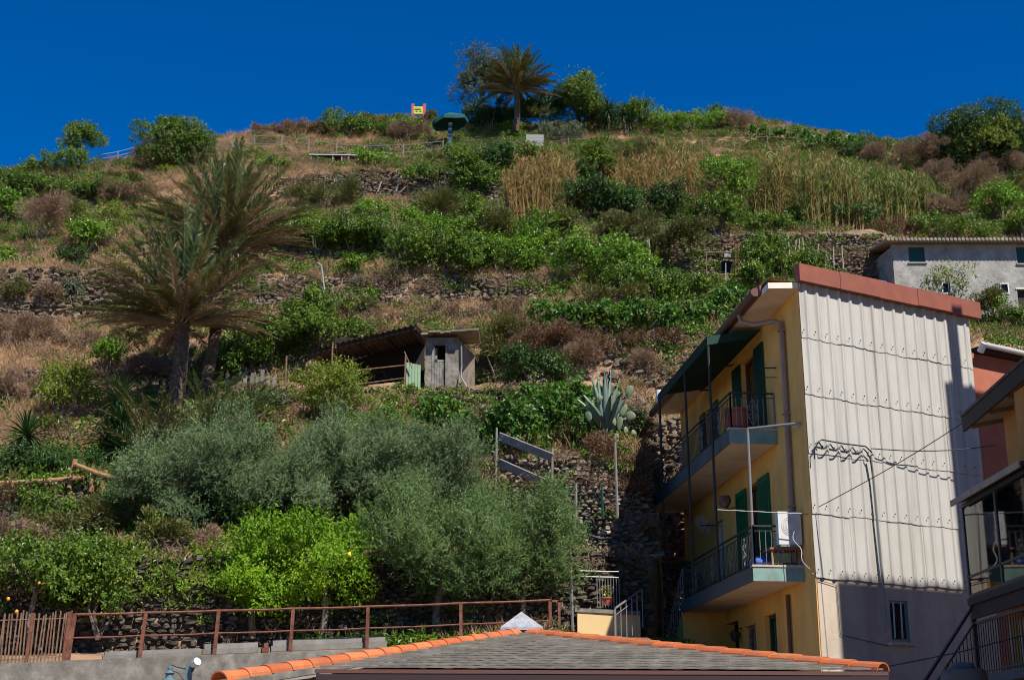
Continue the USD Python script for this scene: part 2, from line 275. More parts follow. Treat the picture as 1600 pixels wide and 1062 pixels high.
def bumpy(x, y):
    far = np.clip((np.asarray(y) - 36) / 8, 0, 1)
    return far * ((meshkit.fbm(np.stack([x * .45, y * .45, 0 * x], -1), 3, 5) - .5) * .9 + (meshkit.fbm(np.stack([x * 2.1, y * 2.1, 0 * x], -1), 2, 9) - .5) * .25)
def H(x, y):
    """Height of the hill."""
    x, y = np.broadcast_arrays(np.asarray(x, float), np.asarray(y, float)); sh = x.shape; x, y = x.ravel(), y.ravel()
    ry, rz = RY(x), RZ(x); ry = np.maximum.accumulate(ry + np.arange(len(ry))[:, None] * 1e-4, 0)
    z = rz[0].copy()
    for k in range(len(ry) - 1):
        t = np.clip((y - ry[k]) / (ry[k + 1] - ry[k]), 0, 1); z = np.where(y >= ry[k], rz[k] + t * (rz[k + 1] - rz[k]), z)
    return (z + bumpy(x, y)).reshape(sh)
YS = np.arange(25, 125, .06)
def hit(u, v, near=25):
    """Where the ray of pixel (u, v) meets the hill."""
    d = ray(u, v); k = YS / d[1]; x, z = d[0] * k, EYE[2] + d[2] * k
    under = (H(x, YS) > z) & (YS > near); i = int(np.argmax(under)) if under.any() else len(YS) - 1
    return np.array([x[i], YS[i], z[i]])
def hill():
    xs = np.unique(np.concatenate([np.arange(-90, -34, 3.), np.arange(-34, 42, .32), np.arange(42, 90, 3.)])); ry, rz = RY(xs), RZ(xs); P = []
    for k in range(len(ROWS) - 1):
        n = max(1, int(np.ceil(np.hypot(ry[k + 1] - ry[k], rz[k + 1] - rz[k])[30:-30].mean() / (.35 if 3 <= k <= 20 else 6))))
        for i in range(n):
            t = i / n; P.append(np.stack([xs, ry[k] * (1 - t) + ry[k + 1] * t, rz[k] * (1 - t) + rz[k + 1] * t], -1))
    P.append(np.stack([xs, ry[-1], rz[-1]], -1)); P = np.array(P)
    P[..., 2] += bumpy(P[..., 0], P[..., 1])
    n, m = P.shape[:2]; i = np.arange(n - 1)[:, None] * m + np.arange(m - 1)[None]; i = i.ravel()
    mb = MB().add(P.reshape(-1, 3), np.stack([i, i + 1, i + m + 1, i + m], 1)); p = mb.build('hill', 'earth', smooth=True); tag(stage.GetPrimAtPath(p), 'steep terraced hillside of dry brown earth', 'hill', kind='structure')
hill()
g = MB().box((-1500, -1500, -.6), (3000, 0, 0), (0, 3000, 0), (0, 0, .3)).build('ground', 'ground'); tag(stage.GetPrimAtPath(g), 'flat ground at the foot of the hill', 'ground', kind='structure')
# leaf helper used by plants of every size
def cards(mb, p, d, L, W, rng, n=None, rnd=None, fold=.25):
    """Leaves at points p growing along d: two triangles each, folded along the midrib."""
    k = len(p); L = np.broadcast_to(np.asarray(L, float) * 1.0, (k,)) * rng.uniform(.7, 1.3, k); W = np.broadcast_to(np.asarray(W, float), (k,)) * rng.uniform(.75, 1.25, k)
    ref = norm(rng.normal(size=(k, 3))) if n is None else norm(n + rng.normal(0, .35, (k, 3))); w = norm(np.cross(d, ref)); m = np.cross(w, d)
    L, W = L[:, None], W[:, None]; mid = p + d * L * .5 + m * W * fold
    V = np.stack([p, mid + w * W / 2, p + d * L, mid - w * W / 2], 1).reshape(-1, 3); V[2::4, 2] -= .12 * L[:, 0]
    i = np.arange(k) * 4; r = rng.random(k) if rnd is None else np.broadcast_to(rnd, (k,))
    mb.add(V, np.vstack([np.stack([i, i + 2, i + 1], 1), np.stack([i, i + 3, i + 2], 1)]), np.repeat(r, 4))
# ---------------------------------------------------------------- dry-stone terrace walls, stone by stone
def stone_wall(name, base, top, x0, x1, sw, sh, nparts, label, m='stone', seed=0, out=.16, gap=.0, over=.12):
    rng = np.random.default_rng(seed); bx = lambda x: np.array([x, np.interp(x, base[:, 0], base[:, 1]), np.interp(x, base[:, 0], base[:, 2])]); tx = lambda x: np.array([x, np.interp(x, top[:, 0], top[:, 1]), np.interp(x, top[:, 0], top[:, 2])])
    T = thing(name, label, 'stone wall', bx((x0 + x1) / 2)); S = []
    hmax = max((tx(x) - bx(x))[2] for x in np.linspace(x0, x1, 9)) + over; h = -.15
    while h < hmax:
        ch = sh * rng.uniform(.65, 1.4); x = x0 - rng.uniform(0, sw)
        while x < x1:
            w = sw * rng.uniform(.45, 1.7); xc = x + w / 2; b, t = bx(xc), tx(xc); tall = max(t[2] - b[2], .05); f = (h + ch / 2) / tall
            wob = .10 * math.sin(xc * 1.7 + seed) + .06 * math.sin(xc * 4.1)
            if h + wob < tall + over * rng.uniform(.2, 1) and rng.random() > gap:
                c = b + (t - b) * min(f, 1.05); c[2] = b[2] + h + wob + ch / 2; d = norm(bx(xc + .3) - bx(xc - .3)); n = norm(np.array([d[1], -d[0], 0])); d = norm(np.array([d[0], d[1], d[2] * .5]))
                S.append((w * ch, c + n * rng.uniform(-.05, out), d, n, w * .95, ch * rng.uniform(.82, .99)))
            x += w * 1.0
        h += ch
    S.sort(key=lambda s: -s[0]); rest = MB()
    for i, (_, c, d, n, w, hh) in enumerate(S):
        z = np.cross(n, d) * -1; z = z if z[2] > 0 else -z; a = rng.normal(0, .17); d2 = d * math.cos(a) + z * math.sin(a); z2 = z * math.cos(a) - d * math.sin(a); dep = rng.uniform(.16, .26)
        V = []
        hexa = [(su + rng.normal(0, .10), sv + rng.normal(0, .14)) for su, sv in ((-.98, -.35), (-.55, -1), (.6, -.98), (1.0, -.2), (.62, .95), (-.6, 1.0))]
        for k, (sc, off) in enumerate(((.95, -dep), (1.0, dep * .2), (rng.uniform(.5, .8), dep * rng.uniform(.5, .85)))):
            for su, sv in hexa: V.append(c + d2 * (su * w / 2 * sc + rng.normal(0, w * .03)) + z2 * (sv * hh / 2 * sc + rng.normal(0, hh * .05)) + n * (off + rng.normal(0, .015)))
        F = [[k * 6 + i0, k * 6 + (i0 + 1) % 6, k * 6 + 6 + (i0 + 1) % 6, k * 6 + 6 + i0] for k in (0, 1) for i0 in range(6)] + [[12, 13, 14, 15], [12, 15, 16, 17]]
        if np.dot(np.cross(d2, z2), n) < 0: F = [f[::-1] for f in F]
        r = float(np.clip(rng.normal(.5, .24), 0, 1))
        if i < nparts: MB().add(V, F, r).build('stone', m, T)
        else: rest.add(V, F, r)
    if rest.v: rest.build('small_stones', m, T, kind='stuff')
    return T
X = lambda u, Y: float(at(u, 500, Y)[0])
stone_wall('dry_stone_wall', ROWS[4], ROWS[5], -16, 3.6, .22, .135, 300, 'long low dry-stone wall of rounded stones just behind the rusty railing', 'stone_shaded', 1, .2)
stone_wall('dry_stone_wall', ROWS[6], ROWS[7], -2.6, 4.1, .22, .12, 300, 'tall sunlit dry-stone wall between the lower olive tree and the yellow house', 'stone_grey', 2)
stone_wall('dry_stone_wall', ROWS[6], ROWS[7], -17, -2.6, .3, .17, 0, 'dark stone wall half hidden behind the big olive trees', 'stone', 3)
stone_wall('dry_stone_wall', ROWS[8], ROWS[9], -5.5, 4.4, .28, .15, 0, 'stone wall under the old hut, behind the vines and agave', 'stone', 4)
stone_wall('dry_stone_wall', ROWS[10], ROWS[11], .6, 7.5, .34, .16, 120, 'crumbling rock wall above the agave, left of the dark green awning', 'stone', 5, .3, .08, .2)
stone_wall('dry_stone_wall', ROWS[10], ROWS[11], -19, -10, .34, .18, 0, 'low brown stone wall behind the yellow-green bush on the left', 'stone', 6)
stone_wall('dry_stone_wall', ROWS[12], ROWS[13], -16.7, 2.6, .30, .14, 160, 'long straight stone terrace wall in the middle of the hillside above the hut', 'stone', 7)
stone_wall('dry_stone_wall', ROWS[12], ROWS[13], -26, -16.5, .30, .14, 100, 'grey stone terrace wall at the left edge behind the date palms', 'stone', 8, .2, .22)
stone_wall('dry_stone_wall', ROWS[14], ROWS[15], 8.5, 20, .30, .14, 0, 'brown stone terrace wall behind the bean poles, left of the grey house', 'stone', 9, .2, .05)
stone_wall('dry_stone_wall', ROWS[14], ROWS[15], -15, 8.5, .32, .15, 0, 'shaded stone wall under the overhanging green hedge', 'stone', 10)
stone_wall('dry_stone_wall', ROWS[16], ROWS[17], -15, -1.5, .32, .15, 0, 'dark brown stone wall high on the hill below the path fence', 'stone', 11, .25, .06)
stone_wall('dry_stone_wall', ROWS[16], ROWS[17], -1.5, 7, .34, .16, 0, 'high brown stone wall between the green bush and the tan reeds', 'stone', 12, .2, .05)

stone_wall('rock_wall', np.array([(3.5, 46.2, 4.2), (5.95, 46.8, 4.2)]), np.array([(3.5, 46.9, 12.4), (5.95, 47.4, 12.8)]), 3.6, 5.9, .30, .17, 0, 'rough rock face seen between the balcony poles of the yellow house', 'stone', 15, .25, .05, .2)

# ---------------------------------------------------------------- lane wall, railing, beams
mb = MB(); xs = np.linspace(-24, 2.6, 40); ly = np.interp(xs, LANE[:, 0], LANE[:, 1]) - .28; lz = np.interp(xs, LANE[:, 0], LANE[:, 2]) + .05
V = np.concatenate([np.stack([xs, ly, 0 * xs], 1), np.stack([xs, ly + .04, lz], 1), np.stack([xs, ly + .42, lz + .0], 1)]); n = len(xs); i = np.arange(n - 1)
mb.add(V, np.vstack([np.stack([k * n + i, k * n + i + 1, (k + 1) * n + i + 1, (k + 1) * n + i], 1) for k in (0, 1)]))
one(mb, 'retaining_wall', 'concrete', 'rough grey concrete wall below the rusty railing at lower left', 'wall')
def lane(u=None, x=None, dy=.12):
    if x is None: x = np.interp(u, proj(LANE)[:, 0], LANE[:, 0])
    return np.array([x, np.interp(x, LANE[:, 0], LANE[:, 1]) + dy, np.interp(x, LANE[:, 0], LANE[:, 2]) + .04])
P0 = lane(420); T = thing('railing', 'long rust red metal railing with two rails along the lane', 'railing', P0)
posts = [lane(u) for u in (103, 209, 324, 445, 572, 716, 860)]; zz = np.array([0, 0, 1.])
lean = [-.07, -.08, -.05, -.03, .0, .01, 0]
tops = [p + np.array([-l * .0 + l * -1.0, 0, 1.02]) for p, l in zip(posts, lean)]
for p, q in zip(posts, tops): MB().bar(p, q, .075, .05, up=(0, 1, 0)).build('post', 'rust', T)
for nm, f, r in (('top_rail', .985, .028), ('middle_rail', .50, .02)):
    pts = [p + (q - p) * f for p, q in zip(posts, tops)]
    for a, b in zip(pts[:-1], pts[1:]): MB().tube([a, a * .66 + b * .34 + zz * -.008, a * .34 + b * .66 + zz * -.012, b], r, 6).build(nm, 'rust', T)
MB().bar(posts[-1] + (.22, 0, 0), tops[-1] + (.22, 0, -.02), .06, .05, up=(0, 1, 0)).bar(tops[-1] - (0, 0, .04), tops[-1] + (.25, 0, -.04), .05).build('end_post', 'rust', T)
T = thing('iron_fence', 'old rusty iron paling fence at the bottom left corner', 'fence', lane(50)); rng = np.random.default_rng(4)
for k, u in enumerate(np.linspace(-14, 100, 21)):
    b = lane(u, dy=.1); MB().bar(b - (0, 0, .0), b + (rng.normal(.03, .02), 0, 1.06 + rng.normal(0, .03)), .026, .026).build('pale', 'rust_pale', T)
for h in (.12, .93): MB().bar(lane(-16, dy=.12) + zz * h, lane(102, dy=.12) + zz * h, .05, .02).build('rail', 'rust_pale', T)
for u in (38, 97): MB().bar(lane(u, dy=.06), lane(u, dy=.06) + (.06, 0, 1.06), .07, .05).build('post', 'rust', T)
for (u0, u1, h, lab) in ((150, 300, .17, 'dark grey timber beam lying under the railing, left end'), (302, 392, .24, 'grey timber beam with a split end lying under the railing'), (396, 408, .22, 'short rusty brown block between two timber beams under the railing'), (411, 600, .27, 'long pale grey timber beam under the railing beside the orange roof tiles')):
    mb = MB(); a, b = lane(u0, dy=.30), lane(u1, dy=.30); mb.bar(a + zz * h * .5, b + zz * h * .5, .14, h * .48, .4); mb.bar(a + zz * h * .98 + (.03, .03, 0), b + zz * h * .98 + (-.04, .02, 0), .14, h * .46, .65)
    one(mb, 'timber_beam', 'wood_grey' if u0 != 396 else 'rust', lab, 'beam')
# street lamp and its bracket post
def lathe(c, prof, n=20): 
    m = trimesh.creation.revolve(np.array(prof), sections=n); m.apply_translation(c); return m
c = at(263, 1081, 21); T = thing('street_lamp', 'teal lantern street lamp with stepped cap at the bottom edge', 'lamp', c)
MB().mesh(lathe(c, [(0, .42), (.012, .42), (.018, .36), (.035, .345), (.03, .31), (.05, .29), (.075, .27), (.05, .245), (.06, .2), (.10, .17), (.15, .10), (.165, .0), (.17, -.10), (0, -.11)])).build('cap', 'lamp_teal', T, smooth=35)
MB().mesh(lathe(c, [(0, -.11), (.15, -.12), (.10, -.5), (0, -.5)], 6)).build('lantern_glass', 'white_paint', T)
MB().tube([c + (0, 0, .40), c + (.10, 0, .36), c + (.22, 0, .33), c + (.30, 0, .30)], .012, 6).tube([c + (.03, 0, .31), c + (.14, 0, .27), c + (.22, 0, .16), c + (.25, 0, -.1)], .01, 6).build('bracket', 'dark_metal', T)
a = at(296, 1036, 21); MB().bar(a - zz * 3.2, a, .085, .085).build('post', 'lamp_teal', T)
c = at(302, 1036, 20.9); T = thing('floodlight', 'small white floodlight fixed to the lamp post at lower left', 'light', c)
MB().tube([c + (-.02, .05, -.02), c + (.02, 0, .0), c + (.07, -.05, .03)], [.04, .055, .06], 10).build('housing', 'white_paint', T); MB().tube([c + (.0, .06, -.02), c + (-.05, .1, -.1)], .03, 8).build('bracket', 'dark_metal', T)

# ---------------------------------------------------------------- foreground roof
AP, RC, LC = at(815, 990, 26), at(1380, 1049, 19.9), at(500, 1045, 19.9); LX = at(342, 1064, 18.6)
T = thing('hipped_roof_house', 'low house in front with hipped roof of grey tile courses and orange hip tiles', 'house', (2, 24, 0))
BR, BL = at(1330, 1010, 31), at(330, 1010, 31)
rf = MB().add([AP - zz * .10, RC - zz * .1, LC - zz * .1, LX - zz * .1, np.array([LX[0], 29.5, LX[2] - .1]), np.array([RC[0], 29.5, RC[2] - .1])], [[0, 2, 1], [0, 3, 2], [0, 4, 3], [0, 5, 4], [0, 1, 5]]).build('roof', 'tile_grey', T)
nrows = 17; rng = np.random.default_rng(11)
e1 = norm(RC - LC); nn = norm(np.cross(e1, AP - LC)); nn = nn if nn[2] > 0 else -nn
for k in range(nrows):
    f0, f1 = k / nrows, (k + 1.25) / nrows; a0, b0 = LC + (AP - LC) * f0, RC + (AP - RC) * f0; f1 = min(f1, .995); a1, b1 = LC + (AP - LC) * f1, RC + (AP - RC) * f1
    wid = np.linalg.norm(b0 - a0); n = max(1, int(wid / .34)); cuts = np.linspace(0, 1, n + 1) + np.r_[0, rng.normal(0, .012 / max(n, 1), n - 1), 0]; off = (k % 2) * .5 / n
    for j in range(n):
        t0, t1 = cuts[j] + .001 / n, cuts[j + 1] - .001 / n; li = rng.uniform(0, .002); up0, up1 = .050 + li, .010
        g = lambda t, a, b: a + (b - a) * t
        q = [g(t0, a0, b0), g(t1, a0, b0), g(t1, a0, b0), g(t0, a0, b0)]
        # tile: a slightly arched slab, front edge raised
        pts = []
        for tt, arch in ((t0, 0), (t0 * .75 + t1 * .25, .005), (t0 * .25 + t1 * .75, .005), (t1, 0)):
            pts += [g(tt, a0, b0) + nn * (arch + up0 - .028), g(tt, a0, b0) + nn * (up0 + arch), g(tt, a1, b1) + nn * (up1 + arch * .8)]
        F = [[3 * i0, 3 * i0 + 3, 3 * i0 + 4, 3 * i0 + 1] for i0 in range(3)] + [[3 * i0 + 1, 3 * i0 + 4, 3 * i0 + 5, 3 * i0 + 2] for i0 in range(3)] + [[0, 1, 2, 2], [9, 11, 10, 10]]
        MB().add(pts, F, float(np.clip(rng.normal(.55, .06), 0, 1))).build('roof_tile', 'tile_grey', rf)
def hip(a, b, n):
    d = norm(b - a); side = norm(np.cross(d, zz)); upv = np.cross(side, d); step = (b - a) / n
    for k in range(n):
        p, q = a + step * k, a + step * (k + 1.12); th = np.linspace(0, PI, 9); V = []
        for c0, r, l in ((p, .14, .062), (q, .13, .05)):
            V += [c0 + side * (r * math.cos(t)) + upv * (r * .85 * math.sin(t) + l - .05) for t in th]
            V += [c0 + side * ((r - .02) * math.cos(t)) + upv * ((r - .02) * .85 * math.sin(t) + l - .05) for t in th]
        F = [[i0, i0 + 1, 18 + i0 + 1, 18 + i0] for i0 in range(8)] + [[i0 + 9, i0, i0 + 1, i0 + 10][::1] for i0 in range(8)]
        MB().add(V, F).build('hip_tile', 'tile_orange', rf)
hip(RC, AP + (RC - AP) * .01, 16); hip(LX, AP + (LC - AP) * .01, 18)
c = AP + (0, .1, .0); s = .38
m = MB(); b = [c + (x * s, y * s, .10) for x, y in ((-1, -1), (1, -1), (1, 1), (-1, 1))]; b2 = [p - zz * .05 for p in b]
m.add(b + [c + (0, 0, .41)] + b2, [[0, 1, 4], [1, 2, 4], [2, 3, 4], [3, 0, 4]] + [x for i0 in range(4) for x in ([i0 + 5, (i0 + 1) % 4 + 5, (i0 + 1) % 4], [i0 + 5, (i0 + 1) % 4, i0])]); m.build('metal_cap', 'zinc', T)
MB().bar(LC + (-.05, -.1, -.03), RC + (.03, -.1, -.03), .12, .05).build('gutter', 'brown_metal', T)
MB().box(LC + (-.03, -.16, -.36), (RC - LC) + (.06, 0, 0), (0, .10, 0), (0, 0, .29)).build('fascia', 'fascia_dark', T)
MB().box((LC[0] - .3, 20.3, 0), (RC[0] - LC[0], 0, 0), (0, 8.5, 0), (0, 0, LC[2] - .3)).build('wall', 'plaster_cream', T)

# ---------------------------------------------------------------- the yellow corner house
C = at(1262, 700, 33); C[2] = 0; L = np.array([-.10893, .99405, 0]); N = np.array([-L[1], L[0], 0]); R = np.array([math.sin(PI / 3), .5, 0]); NR = np.array([.5, -R[0], 0])
FL, FS = Frame(C, L, N), Frame(C, R, NR)
YH = thing('yellow_house', 'three storey yellow house with balconies and a corrugated white side wall', 'house', C)
up_d, lo_d, lo_2, up_2 = (3.95, 9.78, 5.4, 12.35), (4.2, 6.12, 5.4, 8.85), (8.1, 6.12, 9.0, 8.45), (8.6, 9.78, 9.6, 12.0)
gw, gd, gr = (3.3, 3.5, 4.3, 5.3), (5.2, 3.0, 6.3, 5.2), (6.9, 3.0, 8.3, 5.45)
FL.panel(MB(), [(0, 2.9), (.7, 2.9), (.7, 12.95), (0, 12.95)], [], -.02, 0).build('front_wall', 'plaster_yellow', YH)
FL.panel(MB(), [(.7, 2.9), (13, 2.9), (13, 12.95), (.7, 12.95)], [up_d, lo_d, lo_2, up_2, gw, gd, gr], -.28, 0).build('front_wall', 'plaster_yellow', YH)
for h in (up_d, lo_d, lo_2, up_2, gw, gd, gr): FL.box(MB(), h[0] - .2, h[2] + .2, -1.1, -.8, h[1] - .2, h[3] + .2).build('dark_room', 'interior_shade', YH)  # near-black slabs behind the openings, painted as unlit rooms
sw_ = (2.25, 4.42, 2.88, 5.38)
FS.panel(MB(), [(.05, 2.9), (5.86, 2.9), (5.86, 12.95), (.05, 12.95)], [sw_], -.10, 0).build('side_wall', 'plaster_cream', YH)
MB().add([C + (0, 0, 12.93) - N * .02, FS.p(5.86, 0, 12.93), FS.p(5.86, -9, 12.93), FL.p(13, 0, 12.93), FL.p(13, -.02, 2.9), FS.p(5.86, -9, 2.9), FS.p(5.86, -.01, 2.9)], [[0, 1, 2], [0, 2, 3], [3, 2, 5], [3, 5, 4], [2, 1, 6], [2, 6, 5]]).build('back_walls', 'plaster_cream', YH)
MB().add([FL.p(-.05, .75, 13.0), FS.p(6.4, .1, 13.36), FS.p(6.4, -9, 13.36), FL.p(13.3, .75, 13.0)], [[0, 1, 2], [0, 2, 3]]).build('roof', 'red_metal', YH)
MB().box(FL.p(.0, -.05, 12.80), L * 13.2, N * .80 - zz * .04, zz * .15).build('eave', 'slab_white', YH)
# corrugated sheets
PIT = .365
def ridge(r): return np.interp((r / PIT) % 1, [0, .36, .46, .60, .74, 1], [.0, .003, .046, .044, .003, 0])
zl = [12.97, 11.6, 10.18, 8.77, 7.33, 5.83]
for k in range(5):
    for j in range(5):
        r0, r1 = .0 + j * 1.166, (j + 1) * 1.166 + .0; rr = np.linspace(r0, r1, 49); z1, z0 = zl[k], zl[k + 1] - .07 + .012 * math.sin(j * 2.3 + k * 1.7); tl = .004 * math.sin(j * 3.1 + k)
        V = []
        for z, o in ((z1, .012 + tl), (z0, .030 + tl)): V += [FS.p(r, o + ridge(r), z + .012 * math.sin(r * 5 + k * 2) * (z == z0)) for r in rr]
        V += [FS.p(r, .020 + ridge(r), z0 + .012 * math.sin(r * 5 + k * 2)) for r in rr]
        n = 49; i = np.arange(n - 1); MB().add(V, np.vstack([np.stack([i + n, i + n + 1, i + 1, i], 1), np.stack([i + 2 * n, i + 2 * n + 1, i + n + 1, i + n], 1)])).build('corrugated_sheet', 'corrugated', YH, smooth=35)
    bm = MB()
    for i0 in range(16):
        r = i0 * PIT + PIT * .06; c0 = FS.p(r + .02, .065, zl[k + 1] + .10); bm.box(c0 - R * .010, R * .020, NR * .02, zz * .03)
    bm.build('bolts', 'cable', YH, kind='stuff')
for k, (r0, r1) in enumerate(((-.10, 1.21), (1.214, 2.53), (2.534, 3.85), (3.854, 5.17), (5.174, 6.14))): FS.box(MB(), r0, r1, .02, .20 + .012 * (k % 2), 12.93 - .008 * (k % 3), 13.37 + .01 * (k % 2)).build('roof_fascia', 'red_metal', YH)
FL.box(MB(), .55, 13.3, .755, .80, 12.80, 13.02).build('eave_board', 'red_metal', YH)
def gut(mb, a, b, r): return mb.tube([a, b], r, 10)
gut(MB(), FL.p(.6, .90, 12.86), FL.p(13.3, .90, 12.80), .115).build('gutter', 'brown_metal', YH, smooth=40)
MB().tube([FL.p(2.2, .9, 12.80), FL.p(2.1, .86, 12.55), FL.p(1.9, .6, 12.42), FL.p(1.4, .2, 12.38), FL.p(1.25, .10, 12.28), FL.p(1.2, .09, 12.0), FL.p(1.2, .09, 9.5), FL.p(1.2, .09, 7.0), FL.p(1.2, .09, 6.1)], .065, 10).build('downpipe', 'pipe_brown', YH, smooth=40)
for z in (12.05, 9.9, 7.6): FL.box(MB(), 1.1, 1.3, .0, .17, z, z + .05).build('pipe_clip', 'pipe_brown', YH)
MB().tube([FL.p(2.0, .07, 5.6), FL.p(2.0, .07, 3.0)], .05, 8).build('drain_pipe', 'brown_metal', YH, smooth=40)
# doors and shutters
def shutter(a0, a1, z0, z1, m, t=.02, hinge=None):
    p = FL.box(MB(), a0, a1, t, t + .045, z0, z1).build('shutter', m, YH); sl = MB()
    n = int((z1 - z0) / .09)
    for k in range(n): z = z0 + .06 + k * (z1 - z0 - .12) / n; sl.box(FL.p(a0 + .07, t + .045, z), L * (a1 - a0 - .14), N * .022 - zz * .03, zz * .035)
    sl.build('slats', m, p, kind='stuff')
def doorset(h, leafm, shm, wide, frame='door_brown', z=None):
    fr = MB(); a0, z0, a1, z1 = h
    for q in ((a0, a0 + .07, z0, z1), (a1 - .07, a1, z0, z1), (a0 + .07, a1 - .07, z1 - .08, z1), ((a0 + a1) / 2 - .05, (a0 + a1) / 2 + .05, z0, z1 - .08)): FL.box(fr, q[0], q[1], -.22, -.12, q[2], q[3])
    d = fr.build('door_frame', frame, YH)
    for b0, b1 in ((a0 + .09, (a0 + a1) / 2 - .06), ((a0 + a1) / 2 + .06, a1 - .09)):
        FL.box(MB(), b0, b1, -.19, -.15, z0, z0 + .75).build('door_panel', frame, d); FL.box(MB(), b0, b1, -.185, -.17, z0 + .77, z1 - .1).build('pane', 'glass', d)
    if leafm: FL.box(MB(), a0 + .1, a1 - .1, -.34, -.32, z0, z1 - .05).build('curtain', leafm, YH)
    if shm: shutter(a0 - wide, a0 - .02, z0 + .02, z1, shm); shutter(a1 + .02, a1 + wide, z0 + .02, z1, shm)
doorset(up_d, None, 'shutter_dark', .82); doorset(lo_d, 'curtain', 'shutter_green', 1.0); doorset(lo_2, None, None, 0, 'white_paint'); doorset(up_2, None, 'shutter_dark', .6)
doorset(gd, None, None, 0, 'old_white_wood'); doorset(gw, None, None, 0, 'shutter_dark')
FL.box(MB(), gw[0] - .08, gw[2] + .08, 0, .09, gw[1] - .07, gw[1] - .01).build('sill', 'slab_white', YH)
# side window
fr = MB()
for q in ((2.25, 2.31, 4.42, 5.38), (2.82, 2.88, 4.42, 5.38), (2.31, 2.82, 4.42, 4.48), (2.31, 2.82, 5.32, 5.38)): FS.box(fr, q[0], q[1], -.09, -.04, q[2], q[3])
w = fr.build('window', 'grey_metal', YH); MB().box(FS.p(2.33, -.10, 4.48), R * .48 + NR * -.0, NR * .012 + zz * .0, zz * .86).build('pane', 'glass', w)
MB().box(FS.p(2.36, -.02, 4.5), R * .03 + NR * .0, NR * .02, zz * .82 + NR * .12 + R * -.10).box(FS.p(2.60, -.02, 4.5), R * .03, NR * .02, zz * .82 + NR * .12 + R * -.10).build('tilted_sash', 'pale_blue', w)
FS.box(MB(), 2.15, 2.98, -.0, .10, 4.33, 4.40).build('window_sill', 'plaster_cream', YH); FS.box(MB(), 2.2, 2.95, -.9, -.6, 4.3, 5.5).build('dark_room', 'interior_shade', YH)
# balconies
def balcony(s0, s1, w, zb, th, back0):
    b = FL.box(MB(), s0, s1, .002, w, zb, zb + th).build('balcony', 'slab_white', YH)
    FL.box(MB(), s0 + .003, s1, w, w + .03, zb - .03, zb + th + .02).build('front_edge', 'trim_dark', b); FL.box(MB(), s0 - .03, s0, .01, w + .03, zb - .03, zb + th - .02).build('end_edge', 'teal_trim', b)
    FL.box(MB(), s0 - .05, s0 + .12, .01, w + .05, zb + th + .0, zb + th + .05).build('coping', 'plaster_cream', b)
    z0 = zb + th; top = z0 + .98; tt = w - .05
    for a, q in (((s0 + .05, tt), (s1, tt)), ((s0 + .05, .03), (s0 + .05, tt))):
        pa, pq = FL.p(a[0], a[1], 0), FL.p(q[0], q[1], 0); d = pq - pa; ln = np.linalg.norm(d)
        for z, h in ((top, .045), (z0 + .10, .025), (top - .12, .02)): MB().bar(pa + zz * z, pq + zz * z, .04 if z == top else .02, h).build('rail', 'dark_metal', b)
        n = int(ln / .135)
        for k in range(n + 1):
            p = pa + d * k / n; big = k in (0, n); MB().bar(p + zz * z0, p + zz * (top if big else top - .1), .035 if big else .014, up=(1, 0, 0)).build('baluster', 'dark_metal' if a[0] != q[0] else 'grey_metal', b)
        for cc in ([.5] if ln < 2 else [.12, .3, .55, .8]):                      # wrought scrolls
            sc = MB(); o = pa + d * cc; dd = norm(d)
            for sg in (-1, 1):
                for zc, zs in ((z0 + .30, -1), (z0 + .68, 1)):
                    th_ = np.linspace(0, 1.6 * PI, 12); rad = np.linspace(.10, .025, 12)
                    sc.tube([o + dd * sg * (.085 - r * math.cos(t) * .8) + zz * (zc + zs * (r * math.sin(t) - .1)) for t, r in zip(th_, rad)], .009, 5)
                sc.tube([o + zz * (z0 + .49) , o + dd * sg * .10 + zz * (z0 + .62), o + dd * sg * .02 + zz * (z0 + .80)], .009, 5).tube([o + zz * (z0 + .49), o + dd * sg * .10 + zz * (z0 + .36), o + dd * sg * .02 + zz * (z0 + .16)], .009, 5)
            sc.build('scroll', 'grey_metal', b)
    return b
balcony(2.35, 12.9, 1.22, 9.44, .32, 0); balcony(.80, 8.3, 1.22, 5.80, .30, 0)
# awning on poles
A = MB(); A.box(FL.p(3.1, .06, 12.66), L * 6.3, N * 1.46 - zz * .24, zz * .02).box(FL.p(3.1, 1.52, 12.18), L * 6.3, N * .015, zz * .27).build('awning', 'awning_green', YH)
MB().add([FL.p(3.1, .06, 12.66), FL.p(3.1, 1.52, 12.42), FL.p(3.1, 1.52, 12.20), FL.p(3.11, .5, 12.40)], [[0, 1, 2], [0, 2, 3]]).build('awning_side', 'awning_green', YH)
for s, zb in ((3.15, 6.0), (5.9, 6.0), (9.3, 6.0)): MB().tube([FL.p(s, 1.50, 12.42), FL.p(s, 1.46, zb)], .034, 8).build('awning_pole', 'dark_metal', YH, smooth=40)
MB().tube([FL.p(3.1, 1.50, 12.43), FL.p(9.4, 1.50, 12.43)], .03, 8).build('awning_bar', 'dark_metal', YH)
MB().tube([FL.p(9.42, 1.5, 12.2), FL.p(9.42, 1.5, 12.6)], .09, 10).build('crank_case', 'white_paint', YH)
for s in (6.2, 9.0): MB().bar(FL.p(s, .02, 12.55), FL.p(s, .32, 12.5), .04).build('awning_arm', 'dark_metal', YH)
